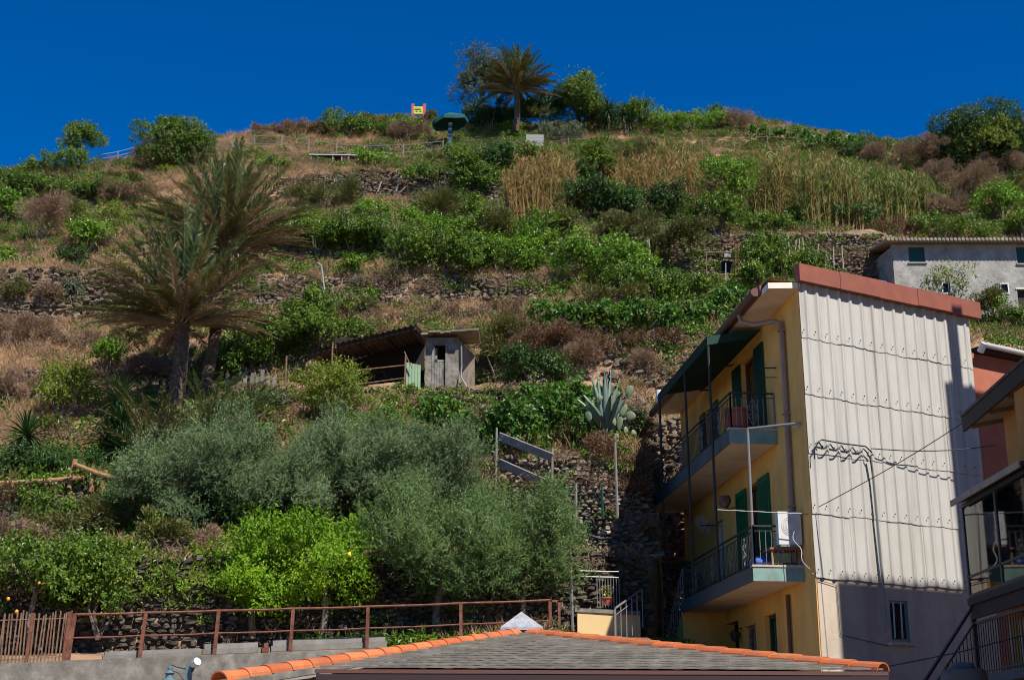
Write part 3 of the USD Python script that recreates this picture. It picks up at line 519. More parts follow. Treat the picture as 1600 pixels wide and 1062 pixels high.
# frame pole at the lower balcony corner
MB().tube([FL.p(.9, 1.18, 6.1), FL.p(.9, 1.18, 9.45)], .035, 8).tube([FL.p(.9, 1.18, 9.45), FL.p(.25, .05, 9.47)], .035, 8).build('clothes_frame', 'grey_metal', YH)
MB().tube([FL.p(.25, -.0, 7.28), FL.p(.35, 2.15, 7.36)], .011, 6).build('clothes_pole', 'grey_metal', YH)
MB().bar(FL.p(2.1, .02, 11.35), FL.p(2.1, .45, 11.33), .03).bar(FL.p(2.1, .02, 11.1), FL.p(2.1, .45, 11.08), .02).build('wall_hook', 'dark_metal', YH)
# things on and by the house
c = FL.p(.78, .34, 6.62); T = thing('air_conditioner', 'white air conditioner outdoor unit by the lower balcony end', 'air conditioner', c); q = Frame(c, L, N)
q.box(MB(), -.14, .14, -.28, .28, 0, .78).build('casing', 'white_paint', T); 
gm = MB(); cc = q.p(-.145, -.02, .42); th = np.linspace(0, 2 * PI, 20)
for r in (.10, .14, .18, .22): gm.tube([cc + N * r * math.cos(t) + zz * r * math.sin(t) for t in th], .003, 5)
gm.build('fan_grille', 'grey_paint', T); q.box(MB(), -.16, .16, -.25, .25, -.06, 0).build('bracket', 'grey_metal', T)
c = FL.p(1.1, .42, 6.1); T = thing('side_table', 'small brown wooden table under the air conditioner', 'table', c); q = Frame(c, L, N)
q.box(MB(), -.3, .3, -.38, .38, .42, .47).build('tabletop', 'wood', T)
for a in (-.25, .25):
    for b in (-.32, .32): q.box(MB(), a - .025, a + .025, b - .025, b + .025, 0, .42).build('leg', 'wood', T)
m = trimesh.creation.icosphere(3, 1.0); V = m.vertices.copy(); V *= (.30, .34, .17); V += (meshkit.fbm(V * 6, 3, 3)[:, None] - .5) * .10; m.vertices = V + FL.p(1.45, .85, 6.27)
one(MB().mesh(m), 'cushion', 'blue_cloth', 'bright blue cushion lying on the lower balcony floor', 'cushion', smooth=True)
c = FL.p(3.1, .86, 9.76); T = thing('plant_pot', 'big dark red terracotta pot on the upper balcony', 'pot', c); MB().mesh(lathe(c, [(0, 0), (.20, 0), (.30, .18), (.34, .42), (.30, .62), (.26, .66), (.28, .70), (.24, .70), (.22, .6), (0, .58)])).build('body', 'terracotta_pot', T, smooth=40)
MB().mesh(lathe(c, [(.27, .665), (.295, .68), (.295, .72), (.26, .72)])).build('rim', 'terracotta_pot', T)
c = FL.p(6.1, .45, 8.60); T = thing('wall_lantern', 'round wicker lantern hanging on the wall above the lower balcony', 'lantern', c)
MB().mesh(lathe(c, [(0, -.16), (.10, -.15), (.17, -.05), (.18, .06), (.14, .15), (0, .17)], 14)).build('shade', 'rust_pale', T); MB().tube([c + zz * -.15, c - N * .15 - zz * .22, c - N * .40 - zz * .10, c - N * .44 + zz * .1], .016, 6).build('arm', 'dark_metal', T)
c = FL.p(8.6, .5, 8.35); T = thing('satellite_dish', 'small white satellite dish on the facade under the upper balcony', 'satellite dish', c); V = []; dn = norm(SUN * np.array([1, 1, .25])); da = norm(np.cross(dn, zz)); db = np.cross(da, dn)
V = [c - dn * .05] + [c + (da * math.cos(t) + db * math.sin(t)) * .30 + dn * .04 for t in np.linspace(0, 2 * PI, 24, endpoint=False)]
MB().add(V, [[0, 1 + (k + 1) % 24, 1 + k] for k in range(24)] + [[0, 1 + k, 1 + (k + 1) % 24] for k in range(24)]).build('dish', 'white_paint', T); MB().tube([c - dn * .05, c - N * .5], .02, 6).tube([c - db * .28, c + dn * .3 - db * .05], .01, 6).build('arm', 'dark_metal', T)
c = FL.p(6.55, .2, 5.0); T = thing('wall_lamp', 'dark iron wall lamp beside the ground floor door', 'lamp', c)
MB().mesh(lathe(c, [(0, .18), (.05, .12), (.15, .08), (.13, -.02), (.08, -.15), (0, -.17)], 8)).build('lantern', 'dark_metal', T); MB().tube([c + zz * .18, c - N * .2 + zz * .2], .015, 6).build('arm', 'dark_metal', T)
# cables on the side wall
def cab(pts, r, lab, m='cable', name='cable', grp=None):
    return one(MB().tube(pts, r, 6), name, m, lab, 'cable')
p0, p1 = FS.px(1268, 690), FS.px(1352, 688); t = .16; pts = []
zc = p0[1] - .1
pts = [FS.p(.05, t, zc - .35), FS.p(.06, t, zc - .1), FS.p(.2, t, zc + .06)] + [FS.p(.2 + i0 * (1.4 / 12), t + .02, zc + .06 - (.13 if i0 % 3 == 1 else .10 if i0 % 3 == 2 else 0)) for i0 in range(13)] + [FS.p(1.72, t, zc + .0), FS.p(1.82, t, zc - .15), FS.p(1.86, t, zc - .45)]
cab(pts, .018, 'thick looped black cable slung across the corrugated wall')
cab([FS.p(.1, t, zc + .02), FS.p(.3, t, zc + .14), FS.p(1.0, t, zc + .12), FS.p(1.7, t, zc + .13), FS.p(1.9, t, zc)], .018, 'straight black cable running just above the looped one')
cab([FS.p(1.84, t, zc - .1), FS.p(1.9, .14, zc - .6), FS.p(1.96, .14, 5.9), FS.p(1.98, .1, 4.6)], .032, 'grey conduit running straight down the corrugated wall', 'grey_metal', 'conduit')
a, b = FS.p(1.9, .15, zc + .1), FS.p(5.6, .7, 9.35); cab([a + (b - a) * k / 8 - zz * .10 * math.sin(PI * k / 8) for k in range(9)], .014, 'thin cable from the looped bundle towards the brown eave')
a, b = FS.p(.12, .12, 7.4), at(1610, 588, 28.5); cab([a + (b - a) * k / 12 - zz * .12 * math.sin(PI * k / 12) for k in range(13)], .010, 'long thin wire crossing the corrugated wall diagonally')
cab([FL.p(.45 - .45 * f + .05 * math.sin(f * 9), .3 - .28 * f ** 2 + .05 * math.sin(f * 13), 6.9 - 1.05 * f ** .8 + .04 * math.sin(f * 6.2)) for f in np.linspace(0, 1, 16)], .008, 'white cables hanging loose from the air conditioner', 'cable_white')
cab([FS.p(.03, .03, 5.72), FS.p(.6, .03, 5.62), FS.p(.62, .03, 4.5), FS.p(2.1, .03, 4.3)], .008, 'thin dark wire on the lower plaster wall under the corrugated sheets')
# stairs behind the lower balcony, the landing wall, their rails
ST = thing('staircase', 'yellow outside staircase going down behind the lower balcony', 'stairs', FL.p(9, .6, 4.2)); n = 8
for k in range(n):
    s = 8.32 + k * .27; z = 6.08 - (k + 1) * .185; FL.box(MB(), s, s + .27, -.0, 1.22, 3.2, z - .05).build('step', 'plaster_yellow', ST); FL.box(MB(), s - .012, s + .275, -.0, 1.24, z - .045, z).build('tread', 'trim_dark', ST)
hr = [(8.3 + k * .27, 7.0 - k * .185) for k in range(n + 1)]
MB().tube([FL.p(s, 1.2, z) for s, z in hr], .028, 7).build('handrail', 'grey_metal', ST)
for s, z in hr[::1]: MB().bar(FL.p(s, 1.2, z - .95), FL.p(s, 1.2, z), .02, up=(0, 1, 0)).build('baluster', 'grey_metal', ST)
LW = thing('landing_wall', 'low sunlit yellow wall with grey coping beside the staircase', 'wall', at(930, 1000, 38)); a, b = at(902, 951, 37.6), at(1000, 955, 38.4); a[2] = b[2] = a[2]
d = b - a; MB().box(a - zz * 1.9, d, (.0, .35, 0), zz * 1.82).build('wall', 'plaster_pale_yellow', LW); MB().box(a + (-.06, -.06, -.075), d + (.06, 0, 0), (0, .45, 0), zz * .10).build('coping', 'concrete', LW)
for u0, u1 in ((905, 968),):
    e, f = at(u0, 948, 37.9), at(u1, 948, 38.1); f[2] = e[2]
    for h in (.95, .80): MB().tube([e + zz * h, f + zz * h], .02, 6).build('rail', 'grey_metal', LW)
    for k in range(9): p = e + (f - e) * (.45 + .55 * k / 8); MB().bar(p, p + zz * .8, .016, up=(0, 1, 0)).build('baluster', 'grey_metal', LW)
HR = thing('handrail', 'grey metal handrail rising to the landing in front of the yellow wall', 'handrail', at(965, 1005, 36.6)); a, b = at(961, 950, 36.6), at(1003, 920, 38.6)
MB().tube([a, b], .03, 7).build('rail', 'grey_metal', HR); MB().tube([a - zz * .16 + (.02, 0, 0), b - zz * .16], .015, 6).build('lower_rail', 'grey_metal', HR)
for k in range(6): p = a + (b - a) * k / 5; MB().bar(p - zz * 1.0, p, .022 if k else .045, up=(0, 1, 0)).build('baluster', 'grey_metal', HR)
rng = np.random.default_rng(8)
def potplant(c, lab, r=.16, h=.2, fol='leaf_dark', fr=.3, pot='terracotta_pot', flowers=False, n=160):
    T = thing('potted_plant', lab, 'potted plant', c); MB().mesh(lathe(c, [(0, 0), (r * .7, 0), (r, h), (r * 1.08, h), (r * 1.08, h + .03), (r * .9, h + .03), (0, h)], 12)).build('pot', pot, T)
    p = c + zz * (h + fr * .7) + norm(rng.normal(size=(n, 3))) * rng.uniform(.3, 1, (n, 1)) * fr; mb = MB(); cards(mb, p, norm(rng.normal(size=(n, 3)) + (0, 0, .6)), .09, .05, rng); mb.build('foliage', fol, T)
    if flowers: mb = MB(); p = c + zz * (h + fr) + norm(rng.normal(size=(40, 3))) * fr * .9; cards(mb, p, norm(rng.normal(size=(40, 3))), .06, .06, rng); mb.build('flowers', 'red_flower', T)
e = at(948, 948, 38.05); potplant(e + (0, .12, .05), 'pot of red flowers on the coping of the low yellow wall', .2, .18, 'leaf_bright', .2, 'terracotta_pot', True)
potplant(FL.p(7.6, 1.0, 6.1), 'dark leafy pot plant on the lower balcony next to the stairs', .16, .25, fr=.32)
potplant(FL.p(11.6, 1.05, 9.76), 'pot plant at the far end of the upper balcony', .18, .28, fr=.4)
potplant(FL.p(3.0, .5, 3.0), 'dark shrub in a pot by the ground floor window', .25, .35, fr=.45, n=400)
for k, (s, z) in enumerate(((12.2, 7.4), (11.6, 6.7), (12.0, 6.0))):
    c = FL.p(s, .32, z); FLs = Frame(c, L, N); T = thing('flower_shelf', ('top', 'middle', 'bottom')[k] + ' dark shelf of small pots on the shaded wall at the head of the stairs', 'shelf', c)
    FLs.box(MB(), -.5, .5, -.3, .1, -.05, 0).build('board', 'trim_dark', T)
    for j in range(3): MB().mesh(lathe(FLs.p(-.3 + .3 * j, -.05, 0), [(0, 0), (.07, 0), (.1, .14), (0, .14)], 10)).build('pot', 'terracotta_pot', T); mb = MB(); p = FLs.p(-.3 + .3 * j, -.05, .2) + rng.normal(0, .07, (60, 3)); cards(mb, p, norm(rng.normal(size=(60, 3)) + (0, 0, .7)), .1, .04, rng); mb.build('foliage', 'leaf_dark', T)
# terracotta house
TH = thing('terracotta_house', 'terracotta pink house with a pale gutter right of the corrugated wall', 'house', FS.p(6.3, 0, 3))
FS.box(MB(), 5.885, 13, -8, -.03, 2.9, 12.0).build('wall', 'plaster_terracotta', TH); MB().box(FS.p(6.0, -8, 12.02), R * 7.0, NR * 8.2 - zz * .0, zz * .14).build('roof', 'wood_dark', TH)
MB().tube([FS.p(6.05, .30, 12.16), FS.p(13, .30, 12.05)], .075, 10).build('gutter', 'pale_metal', TH, smooth=40)
MB().tube([FS.p(6.02, .15, 12.0), FS.p(6.02, .32, 12.2)], .09, 8).build('gutter_end', 'white_paint', TH)
# brown-eaved house at the right edge, and the tall houses behind it
RH = thing('right_house', 'shaded orange house with a beige eave and glazed veranda at the right edge', 'house', (10, 24, 3))
e0, e1 = np.array([9.56, 29.2, 8.40]), np.array([9.05, 18, 8.40])
MB().box((10.0, 18, 0), (2.0, 0, 0), (0, 10.2, 0), (0, 0, 8.9)).build('wall', 'plaster_orange', RH)
MB().box(e0, e1 - e0, (1.2, 0, .24), (0, 0, .05)).build('soffit', 'soffit_beige', RH)
MB().box(e0 + (-.06, .08, -.04), (e1 - e0) * 1.01, (.06, 0, 0), (0, 0, .30)).build('eave_board', 'wood_dark', RH); MB().box(e0 + (-.05, .02, .06), (2.7, 0, .6), (0, .06, 0), (0, 0, .24)).build('gable_board', 'wood_dark', RH)
MB().box(e0 + (-.08, .1, .27), (e1 - e0) * 1.01, (2.8, 0, .62), (0, 0, .06)).build('roof', 'roof_dark', RH)
for k in range(9): MB().box(e0 + (e1 - e0) * (k + .3) / 9 + (.02, 0, .0), (1.2, 0, .24), (0, .09, 0), (0, 0, -.07)).build('rafter', 'wood_grey', RH)
MB().box((9.46, 24.75, 0), (.53, 0, 0), (0, 1.25, 0), (0, 0, 8.36)).build('pier', 'plaster_orange', RH)
yv0, yv1, zs, zt = 24.3, 28.2, 4.78, 6.58
vr = MB().box((8.93, yv0, zs - .16), (1.05, 0, 0), (0, yv1 - yv0, 0), (0, 0, .14)).build('veranda_floor', 'wood_dark', RH)
for k in range(3):
    y = yv1 - k * (yv1 - yv0) / 2; MB().box((8.98, y - .04, zs), (.06, 0, 0), (0, .08, 0), (0, 0, zt - zs)).build('veranda_post', 'dark_metal', RH)
    if k < 2: y2 = yv1 - (k + 1) * (yv1 - yv0) / 2; MB().box((9.0, y2 + .04, zs + .05), (.012, 0, 0), (0, y - y2 - .08, 0), (0, 0, zt - zs - .1)).build('window_pane', 'glass', RH); MB().bar((9.0, y2, zs + .40), (9.0, y, zs + .40), .04).build('glazing_bar', 'dark_metal', RH)
MB().box((9.0, yv1 - .02, zs), (.98, 0, 0), (0, .012, 0), (0, 0, zt - zs)).build('window_pane', 'glass', RH)
MB().bar((9.0, yv0, zs + .02), (9.0, yv1, zs + .02), .07).bar((9.0, yv0, zt), (9.0, yv1, zt), .07).build('veranda_frame', 'dark_metal', RH)
MB().box((8.82, yv0, zt + .06), (1.2, 0, .28), (0, yv1 - yv0 + .1, 0), (0, 0, .06)).build('veranda_roof', 'wood_dark', RH); MB().box((8.80, yv0, zt + .02), (.03, 0, 0), (0, yv1 - yv0 + .12, 0), (0, 0, .12)).build('veranda_edge', 'soffit_beige', RH)
cm = MB(); ys = np.linspace(24.8, 26.9, 160); xsn = 9.18 + .04 * np.sin(ys * 22); V = np.concatenate([np.stack([xsn, ys, 0 * ys + zs + .1], 1), np.stack([xsn, ys, 0 * ys + zt - .05], 1)]); i = np.arange(159); cm.add(V, np.stack([i, i + 1, i + 161, i + 160], 1)).build('curtain', 'curtain_teal', RH, smooth=True)
MB().box((9.0, 20, 3.12), (1.0, 0, 0), (0, 8.3, 0), (0, 0, .18)).build('balcony_floor', 'trim_dark', RH); MB().box((8.98, 20, 4.36), (.06, 0, 0), (0, 8.25, 0), (0, 0, .25)).build('beam', 'wood_dark', RH)
for k in range(58):
    y = 20.1 + k * .14; MB().bar((9.02, y, 3.3), (9.02, y, 4.28), .016, up=(0, 1, 0)).build('baluster', 'dark_metal', RH)
MB().bar((9.02, 20, 4.28), (9.02, 28.2, 4.28), .05).bar((9.02, 20, 3.36), (9.02, 28.2, 3.36), .03).build('rail', 'dark_metal', RH); MB().bar((9.02, 28.2, 2.0), (9.02, 28.2, 4.8), .09, up=(0, 1, 0)).build('corner_post', 'dark_metal', RH)
sr = MB(); a, b = np.array([9.0, 28.1, 4.62]), np.array([7.55, 27.2, 2.95]); 
OS = thing('stair_rail', 'dark metal stair railing sloping down below the glazed veranda', 'railing', b)
MB().bar(a, b, .05).bar(a - zz * .32, b - zz * .32, .03).build('rail', 'dark_metal', OS)
for k in range(15): p = a + (b - a) * (k + .3) / 15; MB().bar(p - zz * 1.3, p - zz * .32, .016, up=(0, 1, 0)).build('baluster', 'dark_metal', OS)
for k in range(26):
    y = 21 + k * .26; MB().box((9.5, y, 3.3), (.02, 0, 0), (0, .13, 0), (0, 0, .95)).build('bamboo_strip', 'cut_wood' if k % 3 else 'leaf_yellow', RH)
MB().box((9.7, 20, 3.3), (.02, 0, 0), (0, 8.2, 0), (0, 0, 1.4)).build('back_wall', 'plaster_orange', RH)
cab([at(1375, 1043, 27.5), at(1450, 1028, 27), at(1500, 1018, 26.5), at(1600, 992, 25.5), at(1680, 985, 25)], .012, 'black cable sagging in front of the stair railing at lower right')
c = at(1505, 1046, 25.5); T = thing('water_tank', 'dark grey covered tank at the bottom edge below the stair railing', 'tank', c); MB().mesh(lathe(c - zz * .9, [(0, 0), (.38, 0), (.40, .8), (.36, .9), (.2, .95), (.19, 1.02), (0, 1.04)])).build('body', 'trim_dark', T, smooth=40)
TW = thing('tall_house', 'tall house of the village beyond the right edge of the view', 'house', (14, 20, 0))
MB().box((15.3, 23, 0), (7.8, 4.5, 0), (6.0, -8.0, 0), (0, 0, 22.3)).build('wall', 'plaster_orange', TW); MB().box((15.78, 29.13, 0), (6.06, 3.5, 0), (3.0, -4.0, 0), (0, 0, 21.0)).build('wall', 'plaster_cream', TW); MB().box((16.1, 29.15, 21.0), (.32, .24, 0), (.24, -.32, 0), (0, 0, 2.0)).build('chimney', 'plaster_terracotta', TW)
# grey house on the terrace
c0 = at(1398, 440, 70); c0[2] = at(1398, 512, 70)[2]; GF = Frame(c0, (1, 0, 0), (0, -1, 0)); gt = GF.px(1405, 381)[1]; GH = thing('grey_house', 'rough grey rendered farmhouse with tiled eave on the hillside at right', 'house', c0)
H4 = [(1421, 386, 1444, 410), (1590, 386, 1613, 412), (1474, 443, 1484, 457), (1565, 444, 1574, 458), (1594, 452, 1622, 500)]
hol = []
for u0, v0, u1, v1 in H4: a, b = GF.px(u0, v1), GF.px(u1, v0); hol.append((a[0], a[1], b[0], b[1]))
GF.panel(MB(), [(0, -1), (11, -1), (11, gt), (0, gt)], hol, -.3, 0).build('wall', 'plaster_rough', GH)
MB().box(c0 + (-.0, .30, -1), (-.9, 5.5, 0), (.3, 0, 0), zz * (gt + .9)).build('side_wall', 'plaster_rough', GH); MB().box(c0 + (0, .8, -1), (11, 0, 0), (0, .05, 0), zz * (gt + .9)).build('dark_room', 'interior_shade', GH)
MB().box(c0 + (-.35, -.55, gt - .04), (11.6, 0, 0), (-.9, 6.5, .9), zz * .10).build('roof', 'roof_slate', GH)
rt = MB()
for k in range(56): x = c0[0] - .33 + k * .205; rt.tube([(x, c0[1] - .60, c0[2] + gt + .06), (x - .12, c0[1] + .5, c0[2] + gt + .21)], [.085, .07], 8, rnd=rng.random())
rt.build('eave_tiles', 'roof_slate', GH, kind='stuff')
for k, h in enumerate(hol[:2]): p = GF.box(MB(), h[0], h[2], -.12, -.07, h[1], h[3]).build('shutter', 'shutter_dark', GH); GF.box(MB(), h[0] - .08, h[2] + .08, 0, .08, h[1] - .07, h[1]).build('sill', 'plaster_rough', GH)
for k, h in enumerate(hol[2:4]):
    f = MB()
    for q in ((h[0] - .06, h[0], h[1] - .06, h[3] + .06), (h[2], h[2] + .06, h[1] - .06, h[3] + .06), (h[0], h[2], h[3], h[3] + .06), (h[0], h[2], h[1] - .08, h[1])): GF.box(f, q[0], q[1], -.05, .03, q[2], q[3])
    w = f.build('window', 'white_paint', GH); GF.box(MB(), h[0], h[2], -.15, -.13, h[1], h[3]).build('pane', 'glass', w)
h = hol[4]; GF.box(MB(), h[0] - .08, h[2] + .05, 0, .05, h[3], h[3] + .08).build('door_lintel', 'white_paint', GH); GF.box(MB(), h[0], h[2], -.25, -.2, h[1], h[3]).build('door', 'wood_dark', GH)
MB().tube([GF.p(-.5, .2, 2.4), GF.p(-.9, .3, 2.45), GF.p(-.98, .3, 2.2), GF.p(-.98, .3, -.3)], .05, 7).build('drain_pipe', 'grey_metal', GH)
# the old hut and its open shed
hb = at(690, 615, 50.2); HF = Frame(hb, (1, 0, 0), (0, -1, 0)); hx = lambda u, v: HF.px(u, v)
HT = thing('stone_hut', 'small grey stone hut with an old white door, halfway up the hill', 'hut', hb)
xl, xr = hx(664, 600)[0], hx(716, 600)[0]; zt_ = hx(700, 527)[1]; dr = (*hx(674, 612), *hx(700, 535))
HF.panel(MB(), [(xl, -.6), (xr, -.6), (xr, zt_), (xl, zt_)], [dr], -.3, 0).build('front_wall', 'hut_plaster', HT)
MB().box(HF.p(xr - .02, -.31, -.6), (.55, 2.2, 0), (-.3, 0, 0), zz * (zt_ + .62)).build('side_wall', 'stone_grey', HT); HF.box(MB(), xl, xr - .1, -1.2, -1.1, -.5, zt_).build('back_wall', 'interior_shade', HT)  # back wall painted near-black as the hut's unlit inside
fm = MB()
for q in ((dr[0], dr[0] + .09, dr[1], dr[3]), (dr[2] - .09, dr[2], dr[1], dr[3]), (dr[0] + .09, dr[2] - .09, dr[3] - .09, dr[3])): HF.box(fm, q[0], q[1], -.12, .02, q[2], q[3])
fm.build('door_frame', 'old_white_wood', HT); dz = dr[1] + (dr[3] - dr[1]) * .62; dd = []
for k in range(4): x0 = dr[0] + .10 + k * (dr[2] - dr[0] - .2) / 4; HF.box(MB(), x0, x0 + (dr[2] - dr[0] - .2) / 4 - .012, -.10, -.07, dr[1], dz).build('door_board', 'old_white_wood', HT)
HF.box(MB(), dr[0] + .1, dr[2] - .1, -.10, -.06, dz, dz + .07).box(HF.p(dr[0] + .1, -.06, dr[3] - .2), (.09, 0, 0), (0, .03, 0), zz * -.5).build('door_rail', 'old_white_wood', HT)
rr_ = np.random.default_rng(3)
for k in range(7):                                                                    # slabs of the roof
    x = xl - .15 + k * (xr - xl + .75) / 7; MB().box(HF.p(x, .42 + rr_.uniform(-.12, .1), zt_ + .0 + rr_.uniform(0, .05) + .02 * k), (.42, 0, .02), (0, 2.6, .25), (0, 0, .07)).build('roof_slab', 'stone_grey', HT)
MB().tube([HF.p(xr + .1, .05, zt_ - .2), HF.p(xr + .12, .1, 1.0), HF.p(xr + .1, .2, .6), HF.p(xr + .3, .3, .2), HF.p(xr + .35, .3, -.2)], .03, 6).build('pipe', 'grey_metal', HT)
SH = thing('open_shed', 'dark open shed with sloping rusty roof left of the stone hut', 'shed', at(580, 610, 50.6))
A0, A1 = at(650, 507, 50.2), at(478, 548, 50.0); B0, B1 = at(676, 522, 53.2), at(500, 552, 53)
sl = MB(); n = 40
A1[2] = at(478, 548, 50)[2]; rr = np.linspace(0, 1, n); tp = [A0 + (A1 - A0) * f + zz * .035 * (-1) ** k for k, f in enumerate(rr)]; bt = [A0 + (A1 - A0) * f + np.array([.3, 2.9, .25]) + zz * .035 * (-1) ** k for k, f in enumerate(rr)]
i = np.arange(n - 1); sl.add(tp + bt, np.stack([i, i + 1, i + n + 1, i + n], 1)); sl.add([p - zz * .02 for p in tp + bt], np.stack([i + n, i + n + 1, i + 1, i], 1)); sl.build('roof', 'roof_dark', SH)
for f in (.05, .3, .55, .8): p = A0 + (A1 - A0) * f - zz * .09; MB().bar(p + (0, .1, 0), p + (.3, 2.8, .22), .09).build('rafter', 'wood_dark', SH)
MB().bar(A0 - zz * .1 + (0, .15, 0), A1 - zz * .1 + (0, .15, 0), .1).build('beam', 'wood_dark', SH)
MB().box(at(520, 606, 53.0) - zz * .5, (3.5, 0, 0), (0, .1, 0), (0, 0, 2.5)).build('back_wall', 'interior_shade', SH); MB().box(at(563, 613, 50.3) - zz * .3, (1.85, 0, 0), (0, 1.5, 0), zz * .42).build('floor_ledge', 'plaster_rough', SH)  # back wall coloured near-black to paint in the shed's inner shade
for u, v0, v1 in ((518, 536, 600), (446, 556, 606), (632, 555, 612)): MB().bar(at(u, v1, 49.9), at(u + 2, v0, 49.9), .05, up=(0, 1, 0)).build('post', 'rust_pale', SH)
MB().bar(at(428, 592, 49.9), at(634, 570, 49.9), .035).build('rail', 'rust_pale', SH); MB().bar(at(430, 612, 49.9), at(560, 592, 49.9), .03).bar(at(560, 600, 49.9), at(632, 590, 49.9), .03).build('rail', 'rust_pale', SH)
MB().bar(at(632, 549, 49.9), at(644, 576, 49.9), .03).build('brace', 'rust_pale', SH)
a = at(634, 614, 50.05); w = at(657, 614, 50.05)[0] - a[0]; hh = at(634, 566, 50.05)[2] - a[2]
GD = thing('green_gate', 'pale green plank door leaning between the shed and the hut', 'door', a)
for k in range(5): MB().box(a + (k * w / 5, 0, 0), (w / 5 - .012, 0, 0), (0, .035, 0), (0, 0, hh * (1 - .02 * k))).build('plank', 'green_door', GD)
a = at(430, 612, 51.6); FE = thing('pallet_fence', 'broken dark board fence under the trees left of the shed', 'fence', a)
for k in range(9): b = at(355 + k * 9, 622 - k * 1.2, 50.6); MB().bar(b, b + (rr_.normal(0, .03), 0, rr_.uniform(.5, .95)), .14, .03, up=(0, 1, 0), rnd=rr_.random()).build('board', 'wood_grey', FE)
# plank guard frame on the tall wall
PF = thing('plank_frame', 'two wooden posts carrying two slanting grey planks above the lower olive tree', 'fence', at(820, 770, 40.7))
for u, v0, v1 in ((775, 668, 775), (863, 700, 785)): MB().tube([at(u - 1, v1, 40.7), at(u + (1 if u < 800 else 0), v0, 40.7)], .04, 7).build('post', 'wood_grey', PF)
for (u0, v0, u1, v1) in ((779, 681, 862, 714), (779, 722, 860, 758)): a, b = at(u0, v0, 40.66), at(u1, v1, 40.66); MB().bar(a, b, .07, .24, up=(0, -.6, 1)).build('plank', 'wood_grey', PF)
# brown wooden rail fence at left
WF = thing('wooden_fence', 'brown round-timber rail fence above the bank at the left edge', 'fence', at(60, 770, 40.0)); Y0 = 39.6
for u, v0, v1, l in ((38, 750, 778, 4), (-40, 757, 785, 0), (108, 717, 762, 10), (142, 733, 768, 5), (158, 734, 772, 7)): MB().tube([at(u, v1, Y0), at(u + l, v0, Y0)], .075, 9).build('post', 'wood', WF)
for q in ((-50, 757, 39, 753), (38, 753, 131, 746), (116, 725, 150, 738), (146, 737, 186, 749)): MB().tube([at(q[0], q[1], Y0 - .1), at(q[2], q[3], Y0 - .1)], .065, 9).build('rail', 'wood', WF)
# path fences high on the hill
def path_fence(name, lab, us, base, hgt, m, rails=(1.0, .55), r=.035, dy=-.1):
    bp = []
    for u in us:
        x = np.interp(u, proj(base)[:, 0], base[:, 0]); bp.append(np.array([x, np.interp(x, base[:, 0], base[:, 1]) + dy, 0.])); bp[-1][2] = H(x, bp[-1][1]) - .05
    T = thing(name, lab, 'fence', bp[len(bp) // 2])
    for p in bp: MB().bar(p, p + (rr_.normal(0, .03), 0, hgt + .1), r * 2.2, up=(0, 1, 0)).build('post', m, T)
    for h in rails:
        for a, b in zip(bp[:-1], bp[1:]): MB().bar(a + zz * hgt * h, b + zz * hgt * h, r * 1.2).build('rail', m, T)
path_fence('path_fence', 'thin rail fence climbing the skyline between the small tree and the round dark bush', (150, 156, 184, 212), ROWS[20], 1.05, 'grey_metal', (1.0, .66, .33))
path_fence('path_fence', 'weathered wooden path fence right of the round dark bush', (322, 338, 362, 396, 440, 482, 526, 570, 630, 692), ROWS[18], 1.35, 'wood_grey', (1.0, .55), .035)
path_fence('path_fence', 'long thin rail fence along the path above the tan reeds', (692, 752, 776, 803, 861, 888, 950, 1020, 1030, 1068, 1108, 1148, 1200, 1260, 1318), ROWS[18], 1.0, 'rust_pale', (1.0,), .03)
dk = at(672, 222, 104); path_fence('terrace_railing', 'dark railing of the small terrace under the parasol', (668, 700, 735, 780, 813, 846, 880, 910), lift(ROWS[19], 3.4, 2.5), 1.05, 'dark_metal', (1.0, .6, .25), .03)
p = at(676, 224, 103.2); p[2] = H(p[0], p[1]); DT = thing('terrace_wall', 'dark low wall and benches under the parasol behind the dark railing', 'wall', p)
MB().box(p - zz * .2, (3.2, 0, 0), (0, .3, 0), zz * .75).build('wall', 'wood_dark', DT); MB().box(p + (3.9, .3, -.2), (3.0, 0, 0), (0, .3, 0), zz * .7).build('wall', 'wood_dark', DT)
for k in range(4): MB().box(p + (.5 + k * 1.5, -.5, .1), (.9, 0, 0), (0, .3, 0), zz * .08).box(p + (.55 + k * 1.5, -.45, -.3), (.08, 0, 0), (0, .2, 0), zz * .4).box(p + (1.25 + k * 1.5, -.45, -.3), (.08, 0, 0), (0, .2, 0), zz * .4).build('bench', 'wood_grey', DT)
# parasol, sign and small things by the skyline
c = at(703, 222, 104); T = thing('parasol', 'dark teal parasol with a blue and white patterned pole on the hilltop terrace', 'parasol', c); k = 104 * 1.06 / FOC
V = [c + zz * 52 * k] + [c + np.array([math.cos(t) * 29 * k, math.sin(t) * 1.3, (38 if i % 2 else 35) * k + .20 * math.cos(t)]) for i, t in enumerate(np.linspace(0, 2 * PI, 10, endpoint=False))]
mb = MB().add(V + [v - zz * .02 for v in V], [[0, 1 + i, 1 + (i + 1) % 10] for i in range(10)] + [[11, 12 + (i + 1) % 10, 12 + i] for i in range(10)])
for i in range(10): a, b = V[1 + i], V[1 + (i + 1) % 10]; mb.add([a, b, b - zz * .28, a - zz * .28], [[0, 1, 2, 3]])
mb.build('canopy', 'canopy_teal', T); pm = MB()
for j in range(14): pm.tube([c + zz * (-.6 + j * .16), c + zz * (-.6 + (j + 1) * .16)], .14 + .03 * (j % 2), 8, rnd=(j * .37 + .1) % 1)
pm.build('pole', 'pole_blue', T); MB().tube([c, c + zz * 51 * k], .05, 6).build('mast', 'dark_metal', T)
